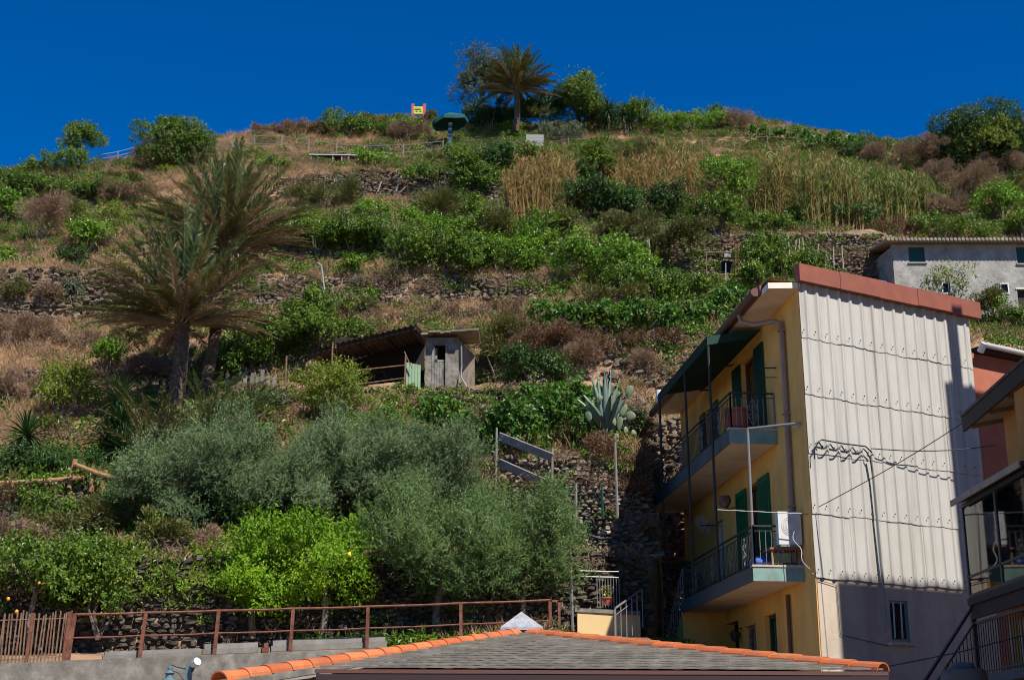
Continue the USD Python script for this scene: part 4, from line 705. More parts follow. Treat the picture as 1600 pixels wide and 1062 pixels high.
s0 = at(653, 178, 111.5); k = 111.5 * 1.06 / FOC; T = thing('sign', 'yellow sign between two red posts on the skyline', 'sign', s0)
for u in (645, 663): p = at(u, 178, 111.5); MB().box(p + (-.13, 0, -.3), (.26, 0, 0), (0, .1, 0), (0, 0, 18 * k + .3)).build('post', 'sign_red', T)
MB().box(at(646, 178, 111.45), (15 * k, 0, 0), (0, .05, 0), (0, 0, 13 * k)).build('panel', 'sign_yellow', T); mb = MB()
for u, v, w in ((648, 170, 10), (650, 173, 3), (656, 173, 3)): p = at(u, v, 111.38); mb.box(p, (w * k, 0, 0), (0, .02, 0), (0, 0, .06))
mb.build('marks', 'sign_ink', T)
p = at(1022, 195, 110); T = thing('yellow_sign', 'small upright yellow sign on the skyline right of the palm', 'sign', p); k = .05
MB().box(p + (-.14, 0, -.3), (.06, 0, 0), (0, .05, 0), (0, 0, 1.2)).build('post', 'wood', T); MB().box(p + (-.2, -.06, .15), (.42, 0, 0), (0, .05, 0), (0, 0, .7)).build('board', 'yellow_paint', T)
p = at(822, 229, 99.4); T = thing('white_tank', 'white slatted box beside the hilltop railing', 'box', p)
for k in range(4): MB().box(p + (0, 0, k * .25), (1.35, 0, 0), (0, .7, 0), (0, 0, .235)).build('slat', 'grey_paint', T)
p = at(828, 232, 98.6); MB(); one(MB().box(p + zz * .0, (.45, 0, 0), (0, .35, 0), (0, 0, .35)), 'small_box', 'white_paint', 'small white box in the grass below the slatted box', 'box')
LSx = thing('low_shelter', 'low lean-to with a pale sheet roof below the path fence', 'shelter', at(520, 256, 95.5)); a, b = at(483, 242, 94.6), at(562, 243, 94.6)
MB().box(a, b - a, (0, 1.6, .35), (0, 0, .07)).build('roof', 'pale_metal', LSx)
for u in (486, 497, 520, 534, 545, 560): MB().bar(at(u, 259, 94.7), at(u, 243, 94.7), .08, up=(0, 1, 0)).build('post', 'cut_wood', LSx)
MB().box(at(480, 258, 96) - zz * .1, (3.8, 0, 0), (0, .1, 0), (0, 0, .8)).build('back', 'interior_shade', LSx)  # near-black board paints the shade under the sheet roof
for k, u in enumerate((521, 529)): p = at(u, 296, 85.3); one(MB().box(p, (.22, 0, 0), (0, .15, 0), (0, 0, .75)), 'pale_post', 'pale_blue', ('left', 'right')[k] + ' one of two pale blue posts against the dark wall high at left centre', 'post')
def pole(u, v0, v1, Y, lab, r=.04, m='cut_wood', du=0, nm='pole'): return one(MB().tube([at(u, v1, Y), at(u + du, v0, Y)], [r, r * .8], 6), nm, m, lab, 'pole')
pole(588, 284, 305, 85, 'leaning pale dead branch against the high dark wall, left one', .06, du=8); pole(617, 275, 305, 85, 'longest leaning pale pole against the high dark wall', .07, du=10); pole(622, 292, 303, 85, 'short pale stick beside the longest leaning pole', .05, du=12)
pole(1018, 374, 448, 65.3, 'tall grey pole standing among the bushes in the middle of the hill', .09, 'wood_grey', -5)
for k, (u, v0, v1, du) in enumerate(((1088, 430, 452, 2), (1096, 432, 455, 3), (1100, 428, 458, -2), (1130, 430, 462, 1), (1138, 432, 455, -4), (1142, 425, 470, 0), (1152, 434, 452, 3))): pole(u, v0, v1, 65.9, 'thin bamboo cane, number ' + 'one two three four five six seven'.split()[k] + ' from the left in the rack behind the yellow house', .035, 'cane_tan', du, 'bamboo_cane')
BK = thing('cane_rack', 'rack of horizontal bamboo rails on the terrace behind the yellow house roof', 'rack', at(1130, 446, 66))
for q in ((1080, 446, 1165, 447, .04), (1080, 429, 1172, 428, .03), (1080, 437, 1190, 435, .03), (1065, 428, 1120, 429, .03)): MB().bar(at(q[0], q[1], 65.7), at(q[2], q[3], 65.7), q[4] * 1.6).build('rail', 'cane_tan', BK)
for u in (1105, 1137, 1150): MB().bar(at(u, 470, 65.7), at(u, 426, 65.7), .06, up=(0, 1, 0)).build('post', 'cane_tan', BK)
DF = thing('door_frame', 'rusty old doorway with a pale shelf in the brown terrace wall', 'doorway', at(1150, 430, 69.5))
for u in (1150, 1154): MB().bar(at(u, 428, 69.6), at(u, 381, 69.6), .12, up=(0, 1, 0)).build('jamb', 'rust', DF)
MB().bar(at(1104, 394, 69.6), at(1150, 394, 69.6), .06).bar(at(1104, 428, 69.6), at(1104, 394, 69.6), .05, up=(0, 1, 0)).bar(at(1130, 382, 69.6), at(1150, 382, 69.6), .06).build('frame', 'rust_pale', DF); MB().box(at(1132, 402, 69.8), (.55, 0, 0), (0, .3, 0), (0, 0, .22)).build('shelf', 'plaster_rough', DF); MB().box(at(1128, 428, 70.2), (.75, 0, 0), (0, .1, 0), (0, 0, .7)).build('dark_opening', 'interior_shade', DF)  # dark slab last: the doorway's shade as a colour
for k, u in enumerate((1234, 1242, 1249, 1256, 1276, 1290, 1303, 1318)): pole(u, 368 + (k > 3) * 12 + (k * 7) % 9, 402 + (k > 3) * 18, 70.0, 'bean pole ' + 'first second third fourth fifth sixth seventh eighth'.split()[k] + ' from the left above the dark leafy bush left of the grey house', .035, 'cut_wood', (k * 5) % 7 - 3, 'bean_pole')
PP = thing('pipe', 'bent grey metal pipe standing on the middle stone wall right of the palms', 'pipe', at(505, 450, 63)); MB().tube([at(489, 411, 63.2), at(498, 412, 63.2), at(502, 415, 63.2), at(504, 430, 63.2), at(507, 453, 63.2)], .04, 8).build('tube', 'grey_paint', PP)
for k, (u, v0, v1, du, m, lab) in enumerate(((895, 815, 985, -6, 'grey_metal', 'long thin grey pipe standing at the left end of the low yellow wall'), (965, 690, 810, 10, 'wood_grey', 'crooked grey pole below the agave on the dry slope'), (900, 755, 812, 0, 'wood_grey', 'short green-grey pole against the tall stone wall'), (942, 760, 810, -2, 'shutter_dark', 'dark green plastic pole against the tall stone wall'))): pole(u, v0, v1, 40.3 if k else 37.4, lab, .045, m, du if k != 1 else -4)
cab([at(900, 828, 40.2), at(912, 833, 40.2), at(940, 842, 40.1), at(975, 838, 40), at(1000, 825, 39.8), at(1012, 810, 39.6)], .035, 'black hose sagging across the tall stone wall towards the house')
pole(1134, 411, 438, 36, 'thin aerial rod on the corner of the yellow house eave', .012, 'pale_metal', 0, 'aerial')
# ---------------------------------------------------------------- plants
#            material       leaf L   W    cover clump leaf/twig
KIND = {'leafy': ('leaf_mid', .12, .066, 2.8, .32), 'dark': ('leaf_dark', .12, .065, 2.9, .36), 'bright': ('leaf_bright', .13, .07, 2.6, .32), 'citrus': ('leaf_citrus', .115, .055, 2.6, .26),
        'yellow': ('leaf_yellow', .12, .055, 2.0, .28), 'olive': ('leaf_olive', .11, .025, 2.7, .26), 'olive2': ('leaf_olive_green', .11, .026, 2.7, .26), 'grey': ('leaf_grey', .14, .05, 2.2, .34), 'vine': ('leaf_vine', .19, .16, 2.2, .36),
        'heath': ('leaf_heath', .15, .036, 2.6, .36), 'dry': ('leaf_dry', .17, .024, 2.0, .40), 'rust': ('leaf_rust', .14, .035, 2.0, .36), 'broom': ('leaf_heath', .30, .022, 2.4, .45)}
TWIG = ('heath', 'dry', 'rust', 'broom')
NAMES = {'leafy': 'green_bush', 'dark': 'dark_bush', 'bright': 'bright_bush', 'citrus': 'citrus_tree', 'yellow': 'yellow_bush', 'olive': 'olive_tree', 'olive2': 'olive_tree', 'grey': 'grey_bush', 'vine': 'grape_vine', 'heath': 'heath_bush', 'dry': 'dry_bush', 'rust': 'rusty_bush', 'broom': 'broom_bush'}
seed = [100]
def foliage(mb, c, rad, kind, rng, dens=1.0, dist=60., floor=None, tight=False):
    m, L0, W0, cov, cl = KIND[kind]; rx, ry, rz = rad; sc = min(1.15, max(.8, dist / 60.)); L1, W1 = L0 * sc, W0 * sc
    area = PI * rx * rz * 1.5; n = int(cov * dens * area / (L1 * W1 * .5)); n = min(max(n, 150), 60000)
    cr = cl * min(rx, rz, (rx * rz * ry) ** (1 / 3)); cr = max(min(cr, .75 if dist < 85 else .95), .18); nc = int(np.clip((3.2 if tight else 1.55) * area / (cr * cr * 3), 6, 140))
    d = norm(rng.normal(size=(nc, 3))); d[:, 2] = np.where(d[:, 2] < (-.95 if tight or kind == 'citrus' else -.55), -d[:, 2], d[:, 2]); rr = rng.uniform(.2, 1.0, nc) ** .6 * (1 + rng.normal(0, .05 if tight else .17, nc)); cc = c + d * rr[:, None] * np.array([max(rx - cr * .6, .1), max(ry - cr * .6, .1), max(rz - cr * .6, .1)])
    tone = rng.uniform(-.27, .27, nc); k = rng.integers(0, nc, n); u = norm(rng.normal(size=(n, 3)) + (0, 0, .25)); rad_ = cr * rng.uniform(.15, 1.0, n) ** .35 * rng.uniform(.75, 1.25, nc)[k]
    p = cc[k] + u * rad_[:, None] * np.array([1.1, 1.1, .85]); stray = rng.random(n) < (.0 if tight else .05); p[stray] += (u[stray] + (0, 0, .35)) * cr * rng.uniform(.2, 1.0, (stray.sum(), 1))
    out = norm(p - c)
    if kind not in TWIG:                                                                 # leaves sit along short sprigs
        sn, sl = (12, .42) if kind[:5] == 'olive' else (6, .24); g = n // sn
        if g > 8:
            n = g * sn; p0, o0, k = p[:g], norm(out[:g] * .6 + u[:g] * .5 + np.array([0, 0, .55 if kind[:5] == 'olive' else .3]) + rng.normal(0, .25, (g, 3))), np.repeat(k[:g], sn); f = np.tile(np.linspace(0, 1, sn), g)[:, None]; ax = np.repeat(o0, sn, 0)
            p = np.repeat(p0, sn, 0) + ax * f * sl * np.repeat(rng.uniform(.6, 1.3, g), sn)[:, None]; u = norm(rng.normal(size=(n, 3)) + ax * .55); out = norm(p - c)
    if kind in TWIG: dd = norm(out * .7 + u * .35 + np.array([0, 0, .45 if kind != 'broom' else .8]) + rng.normal(0, .5 if kind != 'broom' else .25, (n, 3))); nn_ = None; p = p - dd * L1 * .5
    else: dd = norm(u * .8 + rng.normal(0, .6, (n, 3)) + (0, 0, -.10 if kind[:5] != 'olive' else .35)); nn_ = norm(out + np.array([.15, -.35, .9])) 
    if floor is not None: ok = p[:, 2] > floor; p, dd, k = p[ok], dd[ok], k[ok]; nn_ = None if nn_ is None else nn_[ok]; n = len(p)
    cards(mb, p, dd, L1, W1, rng, nn_, np.clip(rng.normal(.5, .2, n) + tone[k], 0, 1))
def stems(mb, base, c, rad, rng, r=.05, n=4):
    for k in range(n):
        e = c + np.clip(rng.normal(0, .3, 3), -.45, .3) * rad; mid = base * .5 + e * .5 + rng.normal(0, .12, 3); mid[2] = base[2] * .55 + e[2] * .45
        mb.tube([base + rng.normal(0, .03, 3) * (1, 1, 0), mid, e], [r, r * .7, r * .3], 5)
def bush(kind, u, v, w, h, lab, group=None, name=None, cat=None, dens=1.0, trunk=0, base=None, deep=.85, split=None, tight=False):
    """A shrub or tree whose foot shows at (u, v) and that is w by h pixels large in the photograph."""
    seed[0] += 1; rng = np.random.default_rng(seed[0]); b = hit(u, v) if base is None else base; dist = float((b - EYE) @ FW); sw, sh = w * 1.2 * dist / FOC, h * 1.18 * dist / FOC * 1.04
    nm = name or NAMES[kind]; T = thing(nm, lab, cat or ('tree' if trunk else 'vine' if kind == 'vine' else 'bush'), b, group); mb = MB()
    low = trunk * sh; c = b + zz * (low + (sh - low) * .52); rad = np.array([sw / 2, max(min(sw * .5 * deep, sh * 1.1), .35), (sh - low) / 2])
    lob = split or (1 if w < 1.5 * h * (1 - trunk) else int(round(w / (h * (1 - trunk)) * 1.1)))
    for i in range(lob):
        if lob == 1: foliage(mb, c, rad, kind, rng, dens, dist, b[2] - .3, tight)
        else:
            x = -1 + 2 * (i + .5) / lob; hh = rng.uniform(.72, 1.08); r2 = rad * np.array([1.35 / lob, 1, hh]); cx = c + np.array([x * rad[0] * .92, rng.normal(0, .15) * rad[1], -(1 - hh) * rad[2]]); cx[2] += float(H(cx[0], b[1]) - b[2]) * .5; foliage(mb, cx, r2, kind, rng, dens, dist)
    mb.build('foliage', KIND[kind][0], T); st = MB(); mixed = rng.random()
    if kind in ('leafy', 'bright', 'dark', 'heath', 'vine') and mixed < .75 and lob == 1 or kind in ('leafy', 'bright') and mixed < .4:     # new shoots or dead patches among the leaves
        k2 = ('yellow' if mixed < .3 else 'dry' if mixed < .45 else 'heath' if mixed < .6 else 'bright'); m2 = MB(); foliage(m2, c + rng.normal(0, .25, 3) * rad * .8, rad * rng.uniform(.55, .85), k2, rng, dens * .30, dist, b[2] - .3); m2.build('new_leaves' if k2 in ('yellow', 'bright') else 'dead_twigs', KIND[k2][0], T, kind='stuff')
    if trunk:
        tr = max(.05, sw * .025); tp = c - zz * rad[2] * .4; st.tube([b - zz * .3, b * .6 + tp * .4 + rng.normal(0, .08, 3), tp], [tr * 1.3, tr, tr * .8], 7); stems(st, tp, c, rad, rng, tr * .6, 7); st.build('trunk', 'bark', T)
    else: stems(st, b - zz * .2, c, rad, rng, .03 + .008 * sh, 5 if lob == 1 else 4 + 2 * lob); st.build('stems', 'bark', T)
    return T
# skyline
bush('leafy', 122, 264, 60, 66, 'small round tree with a thin trunk on the skyline at far left', trunk=.12, name='round_tree'); bush('leafy', 88, 274, 96, 30, 'low bushes at the foot of the small round tree on the left skyline')
bush('leafy', 266, 268, 104, 78, 'broad round dark green bush on the skyline above the date palms', dens=2.0, name='round_bush', tight=True); bush('yellow', 260, 276, 22, 14, 'tiny yellow-green bush under the broad round dark bush'); bush('leafy', 8, 300, 60, 40, 'green bush on the skyline at the left edge of the picture')
bush('grey', 752, 205, 76, 112, 'tall grey-green tree close behind the hilltop palm', trunk=.15, name='grey_tree'); bush('leafy', 903, 212, 82, 88, 'leafy green tree with dark trunk right of the hilltop palm', dens=1.4, trunk=.08, name='leafy_tree'); bush('dark', 848, 208, 76, 56, 'dark bush between the hilltop palm and the leafy tree'); bush('dark', 768, 206, 80, 50, 'dark bush at the left foot of the hilltop palm')
bush('dark', 818, 209, 60, 44, 'dark bush hiding the foot of the hilltop palm trunk at right'); bush('bright', 800, 210, 30, 20, 'light green bush in front of the hilltop palm trunk'); bush('dark', 940, 208, 50, 40, 'dark bush at the right foot of the leafy tree'); bush('leafy', 990, 208, 56, 46, 'green bush right of the spiky yuccas on the skyline'); bush('bright', 1078, 205, 110, 30, 'long low bright green bush on the skyline right of the yellow sign'); bush('leafy', 1120, 186, 26, 18, 'tiny green bush on top of the skyline')
bush('dry', 1150, 210, 52, 36, 'purple-brown dry bush on the skyline'); bush('leafy', 545, 216, 80, 36, 'green bush on the skyline left of the red and yellow sign'); bush('heath', 590, 208, 50, 26, 'small dull green bush just left of the red and yellow sign'); bush('leafy', 622, 216, 52, 24, 'green bush below the red and yellow sign'); bush('dry', 640, 222, 62, 28, 'dry brown bush left of the parasol terrace'); bush('heath', 676, 192, 22, 18, 'small rounded bush between the sign and the parasol')
bush('grey', 880, 226, 62, 26, 'grey-green hedge bush beside the white slatted box'); bush('dry', 482, 212, 74, 20, 'dry grass bush on the skyline left of the sign'); bush('dry', 425, 212, 60, 16, 'dry bush behind the path fence right of the round dark bush'); bush('grey', 590, 244, 26, 18, 'pale grey bush by the path fence posts')
for k, (u, v, w, h) in enumerate(((1195, 222, 50, 20), (1240, 226, 54, 20), (1285, 232, 50, 20), (1325, 238, 44, 18))): bush('vine', u, v, w, h, 'grape vine on the skyline, ' + ('first', 'second', 'third', 'fourth')[k] + ' from the purple-brown dry bush', 'grape vines on the skyline')
bush('dark', 1352, 250, 66, 26, 'dark bush below the skyline right of the long path fence'); bush('dry', 1405, 264, 100, 44, 'wide brown dry bush below the skyline left of the big dark tree'); bush('dry', 1458, 250, 40, 34, 'tall brown dry bush touching the big dark tree on the right skyline'); bush('dark', 1536, 276, 150, 96, 'big dark green tree on the skyline at right', name='dark_tree', cat='tree', dens=2.2, split=1, tight=True)
# upper left bank
for a in (('leafy', 20, 325, 62, 44, 'green bush below the skyline at the left edge'), ('bright', 10, 352, 50, 52, 'bright green bush at the left edge above the brown dry bush'), ('dry', 62, 382, 84, 66, 'tall brown dry bush on the upper left bank'), ('leafy', 120, 310, 150, 28, 'long low green bush on the upper left bank'), ('heath', 190, 300, 60, 30, 'dull green bush on the bank below the skyline fence'), ('dry', 205, 322, 80, 30, 'dry brown bush left of the tall palm fronds'),
          ('bright', 138, 398, 62, 52, 'bright green bush left of the front palm crown'), ('heath', 110, 360, 60, 44, 'dull green bush between the dry bush and the front palm'), ('bright', 8, 416, 28, 26, 'small bright bush at the left edge above the grey stone wall'), ('dark', 110, 420, 50, 24, 'dark bush on top of the grey stone wall at left'), ('heath', 90, 300, 56, 28, 'brownish bush on the upper left bank near the skyline'), ('dark', 145, 312, 36, 18, 'small dark bush in a hollow on the upper left bank'), ('dry', 40, 310, 60, 24, 'low dry bush near the left skyline'), ('yellow', 175, 350, 40, 30, 'yellowish bush left of the palm fronds')): bush(*a)
# middle bank
for a in (('bright', 590, 262, 62, 24, 'bright bush just below the path fence, right of the lean-to'), ('bright', 425, 268, 44, 18, 'small bright bush right of the tallest palm fronds'), ('leafy', 690, 302, 112, 58, 'large green bush over the high brown wall, left of the tan reeds'), ('leafy', 742, 312, 76, 54, 'green bush in front of the large one left of the tan reeds'), ('dark', 775, 292, 66, 58, 'dark green bush touching the tan reeds'), ('leafy', 828, 262, 80, 34, 'green bush above the tan reeds below the path fence'), ('heath', 700, 258, 60, 20, 'low dull bush below the parasol terrace'),
          ('broom', 686, 350, 66, 56, 'round brown broom bush in the middle of the hillside'), ('leafy', 727, 352, 52, 44, 'green bush right of the round brown broom'), ('broom', 505, 332, 100, 40, 'wide brownish broom bush right of the palm fronds'), ('bright', 582, 348, 44, 28, 'small bright bush on top of the long hedge'), ('broom', 540, 324, 50, 30, 'upright brownish broom bush below the pale blue posts'), ('leafy', 930, 300, 64, 72, 'climbing green bush between the two clumps of tan reeds'), ('heath', 990, 262, 60, 36, 'dull bush at the top of the right tan reeds'), ('bright', 1140, 345, 88, 82, 'bright leafy climber left of the green reeds'), ('leafy', 1118, 368, 84, 58, 'dense green bush hanging above the brown wall, left of the reeds'), ('leafy', 1195, 365, 80, 30, 'low green bush under the green reeds'), ('leafy', 1260, 352, 60, 26, 'small green bush at the foot of the green reeds'), ('dark', 1330, 354, 70, 30, 'dark bush in the shade of the green reeds'),
          ('dry', 1505, 318, 112, 70, 'large brown dry bush below the big dark tree'), ('dry', 1565, 284, 76, 46, 'brown dry bush right under the big dark tree'), ('heath', 1590, 322, 50, 44, 'dull green bush at the right edge'), ('bright', 1565, 350, 82, 56, 'bright green bush above the roof of the grey house'), ('leafy', 1480, 373, 120, 32, 'green weeds growing right behind the grey house roof'), ('dry', 1490, 345, 70, 40, 'dry bush behind the green weeds of the grey house'), ('rust', 1400, 370, 70, 28, 'rust coloured weeds left of the grey house roof'), ('leafy', 1595, 372, 40, 34, 'green bush at the right edge above the grey house')): bush(*a)
# hedge and bushes above the long wall
for a in (('leafy', 440, 392, 66, 46, 'left end of the overhanging hedge, next to the palm fronds', None, None, None, 1.2, 0, at(440, 392, 70.3)), ('leafy', 495, 394, 86, 50, 'overhanging hedge bush, second from the palm', None, None, None, 1.2, 0, at(495, 394, 70.2)), ('leafy', 552, 396, 84, 52, 'overhanging hedge bush above the shaded wall', None, None, None, 1.2, 0, at(552, 396, 70.2)), ('leafy', 612, 396, 84, 50, 'overhanging hedge bush below the small bright bush', None, None, None, 1.2, 0, at(612, 396, 70.2)), ('bright', 662, 385, 76, 40, 'light green hedge bush below the round brown broom'), ('leafy', 690, 436, 116, 76, 'large glossy green bush standing on the long stone wall'), ('heath', 772, 396, 66, 64, 'dull brown-green bush above the glossy bushes'), ('bright', 725, 370, 70, 28, 'light green low bush right of the hedge'), ('bright', 790, 436, 100, 60, 'bright glossy bush on the long stone wall'), ('bright', 735, 434, 56, 44, 'bright bush between the two glossy bushes on the long wall'), ('leafy', 835, 420, 66, 78, 'tall green bush at the right end of the glossy bushes'), ('heath', 880, 385, 70, 50, 'dull bush below the tan reeds'),
          ('dark', 912, 352, 92, 62, 'dark green bush right below the tan reeds'), ('dark', 965, 352, 80, 54, 'dark green bush below the climbing bush'), ('dark', 1015, 350, 84, 54, 'dark bush below the right tan reeds'), ('heath', 1045, 378, 100, 50, 'brownish bush overhanging the dark hollow in the wall', None, None, None, 1.2, 0, at(1045, 378, 70.0)), ('heath', 985, 388, 80, 48, 'brown-green bush above the bright bush and grey pole'), ('dry', 915, 400, 50, 40, 'small dry brown bush left of the bright bush'), ('bright', 940, 456, 132, 78, 'big bright green bush left of the grey pole', ), ('leafy', 1005, 482, 100, 56, 'green bush at the foot of the grey pole'), ('heath', 960, 480, 90, 46, 'yellow-brown bush under the big bright bush'), ('leafy', 1065, 476, 86, 40, 'green bush left of the bamboo rack'), ('leafy', 1225, 444, 122, 60, 'dense dark leafy bush behind the yellow house roof'), ('leafy', 1180, 470, 60, 50, 'green bush at the edge of the yellow house roof'),
          ('bright', 547, 438, 38, 32, 'lone bright bush on top of the long wall, left half'), ('bright', 578, 474, 26, 18, 'small bright tuft at the foot of the long wall'), ('leafy', 617, 452, 20, 16, 'tiny green bush growing out of the long wall'), ('grey', 562, 452, 18, 14, 'tiny grey-green plant growing out of the long wall'), ('yellow', 850, 464, 54, 16, 'yellowish low plant at the right end of the long wall'), ('leafy', 1425, 462, 84, 40, 'bushy green plant at the left foot of the grey house'), ('heath', 1552, 505, 48, 54, 'upright bush in front of the grey house, right'), ('yellow', 1480, 492, 84, 72, 'sparse young tree in front of the grey house wall', None, None, None, .22), ('leafy', 1595, 516, 50, 30, 'green weeds at the right edge above the pale gutter'), ('dry', 1575, 512, 40, 30, 'dry weeds above the pale gutter')): bush(*a)
# lower middle
for a in (('leafy', 500, 560, 125, 84, 'leafy tree over the open shed, right of the palms'), ('leafy', 430, 575, 90, 64, 'leafy tree behind the broken board fence'), ('leafy', 375, 598, 84, 62, 'dense green bush just right of the palm trunks'), ('dry', 615, 510, 100, 20, 'dry brown bush on the bank above the shed roof'), ('dry', 720, 505, 90, 24, 'dry grey-brown bush above the stone hut roof'), ('dry', 785, 492, 70, 22, 'dry bush on the bank right of the hut'), ('heath', 560, 500, 60, 30, 'dull green bush above the shed roof'), ('heath', 778, 596, 84, 92, 'tall dull green bush close to the right side of the stone hut'), ('rust', 800, 550, 76, 60, 'reddish bush above the dark bush right of the hut'), ('rust', 848, 572, 90, 60, 'reddish-brown dry bush left of the crumbling rock wall'), ('dark', 835, 618, 96, 58, 'dark green bush in shade above the vines'), ('dry', 905, 590, 80, 56, 'dry brown bush on the crumbling rock wall'), ('rust', 950, 560, 90, 40, 'rust coloured weeds along the top of the crumbling wall'), ('rust', 880, 545, 70, 30, 'low rusty weeds above the dry bush on the rock wall'), ('rust', 1030, 545, 70, 26, 'rusty weeds below the vine rows, left of the awning'), ('dry', 1010, 600, 60, 50, 'dry brambles on the rock wall left of the awning'),
          ('yellow', 520, 668, 112, 82, 'round yellow-green bush below the open shed'), ('bright', 585, 690, 60, 40, 'bright bush right of the round yellow-green bush'), ('yellow', 100, 655, 100, 76, 'large yellow-green bush left of the palm trunks'), ('bright', 162, 582, 56, 42, 'compact bright green bush left of the palm trunks, on the dry bank'), ('grey', 112, 472, 34, 32, 'small round grey-green bush on the dry bank at left'), ('heath', 25, 482, 42, 42, 'small broom bush at the left edge on the dry bank'), ('dry', 60, 480, 70, 36, 'dry brown brambles left of the small round grey bush'), ('dry', 30, 545, 100, 46, 'grey dry scrub at the left edge of the dry bank'), ('dry', 120, 550, 80, 36, 'dry scrub in the middle of the dry bank at left'), ('heath', 200, 548, 56, 36, 'dark dull bush left of the front palm trunk'), ('leafy', 205, 508, 80, 20, 'low green weeds behind the drooping dry fronds at left'), ('dry', 70, 632, 80, 40, 'grey dry scrub behind the large yellow-green bush'), ('dry', 15, 640, 60, 50, 'grey dry scrub at the left edge behind the spiky yucca'), ('dry', 220, 605, 70, 50, 'dry scrub just left of the front palm trunk'), ('grey', 420, 640, 60, 24, 'low grey-green plants right of the palm trunks'), ('dry', 390, 622, 60, 20, 'dry grass clump in front of the board fence')): bush(*a)
vn = (('left', 690, 690, 80, 64), ('second', 748, 716, 80, 74), ('third', 806, 716, 84, 80), ('fourth', 860, 700, 80, 72), ('fifth', 905, 708, 76, 66), ('upper', 850, 650, 90, 46), ('upper right', 905, 655, 60, 50))
for k, (n_, u, v, w, h) in enumerate(vn): bush('vine', u, v, w, h, n_ + ' grape vine of the group left of the agave', 'grape vines by the agave')
for k, (u, v, w, h) in enumerate(((850, 528, 60, 44), (895, 530, 62, 46), (940, 530, 60, 48), (985, 528, 60, 46), (1030, 522, 62, 46), (1075, 516, 62, 46), (1120, 508, 60, 46), (1150, 490, 50, 36))): bush('vine', u, v, w, h, ('first second third fourth fifth sixth seventh eighth'.split()[k]) + ' grape vine from the left in the row above the crumbling wall', 'grape vines in the row above the crumbling wall')
for a in (('rust', 965, 755, 84, 56, 'reddish dry bush hanging over the top of the tall stone wall'), ('dry', 1000, 700, 60, 64, 'grey-brown dry brambles below the cactus'), ('rust', 990, 800, 60, 60, 'reddish weeds on the tall wall beside the yellow house'), ('dry', 985, 842, 70, 40, 'dry weeds low on the tall wall beside the yellow house'), ('dry', 755, 790, 60, 60, 'dry brown weeds between the olives and the plank frame'), ('dark', 985, 690, 50, 40, 'dark hollow bush below the agave'),
          ('dark', 75, 752, 150, 44, 'dark green ground bush behind the brown rail fence'), ('heath', 100, 852, 150, 60, 'brownish tangled bush below the brown rail fence'), ('leafy', 105, 812, 120, 24, 'green bush right below the brown rail fence'), ('leafy', 190, 820, 60, 40, 'green bush between the rail fence and the big olive'), ('rust', 15, 806, 50, 50, 'rust coloured weeds at the left edge below the rail fence'), ('dry', 35, 870, 90, 60, 'dry brown bush at the left edge above the citrus tree'), ('leafy', 165, 905, 70, 44, 'green bush on the wall right of the left citrus tree'), ('heath', 250, 870, 80, 60, 'brownish bush under the big olive tree'), ('dry', 300, 868, 80, 40, 'dry weeds on the wall top left of the lemon tree'), ('dark', 375, 845, 110, 60, 'dark bush in the shade of the olive trees'), ('dry', 470, 822, 70, 46, 'grey rocks and dry weeds under the olive branches')): bush(*a)
# olive and citrus trees near the lane
bush('olive', 272, 875, 150, 168, 'left one of the big olive trees, with the palms behind it', trunk=.0, name='olive_tree', cat='tree', base=at(262, 875, 38.3), split=2); bush('olive', 400, 868, 185, 165, 'second big olive tree, in front of the palm trunks', trunk=.0, name='olive_tree', cat='tree', base=at(400, 868, 38.6), split=2); bush('olive', 545, 850, 205, 162, 'third big olive tree with bare grey branches below', trunk=.14, name='olive_tree', base=at(560, 850, 39.0), split=2); bush('olive', 655, 825, 165, 140, 'right one of the big olive trees, below the stone hut', trunk=.05, name='olive_tree', base=at(655, 820, 39.6), split=2)
bush('olive2', 690, 1000, 200, 218, 'tall lower olive tree leaning over the railing behind the roof', trunk=.05, name='olive_tree', base=at(690, 1000, 36.2), split=2); bush('olive2', 808, 985, 140, 172, 'lower right olive tree against the tall stone wall', trunk=.05, name='olive_tree', base=at(820, 985, 37.2), split=2)
bush('citrus', 395, 978, 165, 134, 'bright green lemon tree behind the railing, left part of the pair', trunk=.03, name='lemon_tree', cat='tree', base=at(395, 978, 35.2)); bush('citrus', 505, 978, 165, 150, 'bright green lemon tree behind the railing with a yellow lemon at its right', trunk=.03, name='lemon_tree', cat='tree', base=at(505, 978, 35.4))
bush('leafy', 50, 985, 160, 125, 'orange tree with a few orange fruits in the bottom left corner', trunk=.1, name='orange_tree', base=at(50, 985, 33.2)); bush('leafy', 160, 985, 70, 110, 'narrow green bush right of the orange tree above the iron fence', base=at(155, 985, 33.4))
def fruits(u, v, Y, m, lab, name, r=.055): one(MB().mesh(trimesh.Trimesh(trimesh.creation.icosphere(2, r).vertices * (1, 1, 1.15) + at(u, v, Y), trimesh.creation.icosphere(2, r).faces)), name, m, lab, 'fruit', smooth=True)
fruits(546, 866, 34.0, 'lemon', 'single yellow lemon on the right side of the lemon tree', 'lemon', .055); fruits(13, 935, 32.2, 'orange_fruit', 'upper ripe orange on the tree at bottom left', 'orange', .04); fruits(26, 955, 32.2, 'orange_fruit', 'lower ripe orange on the tree at bottom left', 'orange', .042); fruits(61, 910, 32.3, 'orange_fruit', 'small orange higher in the tree at bottom left', 'orange', .035)
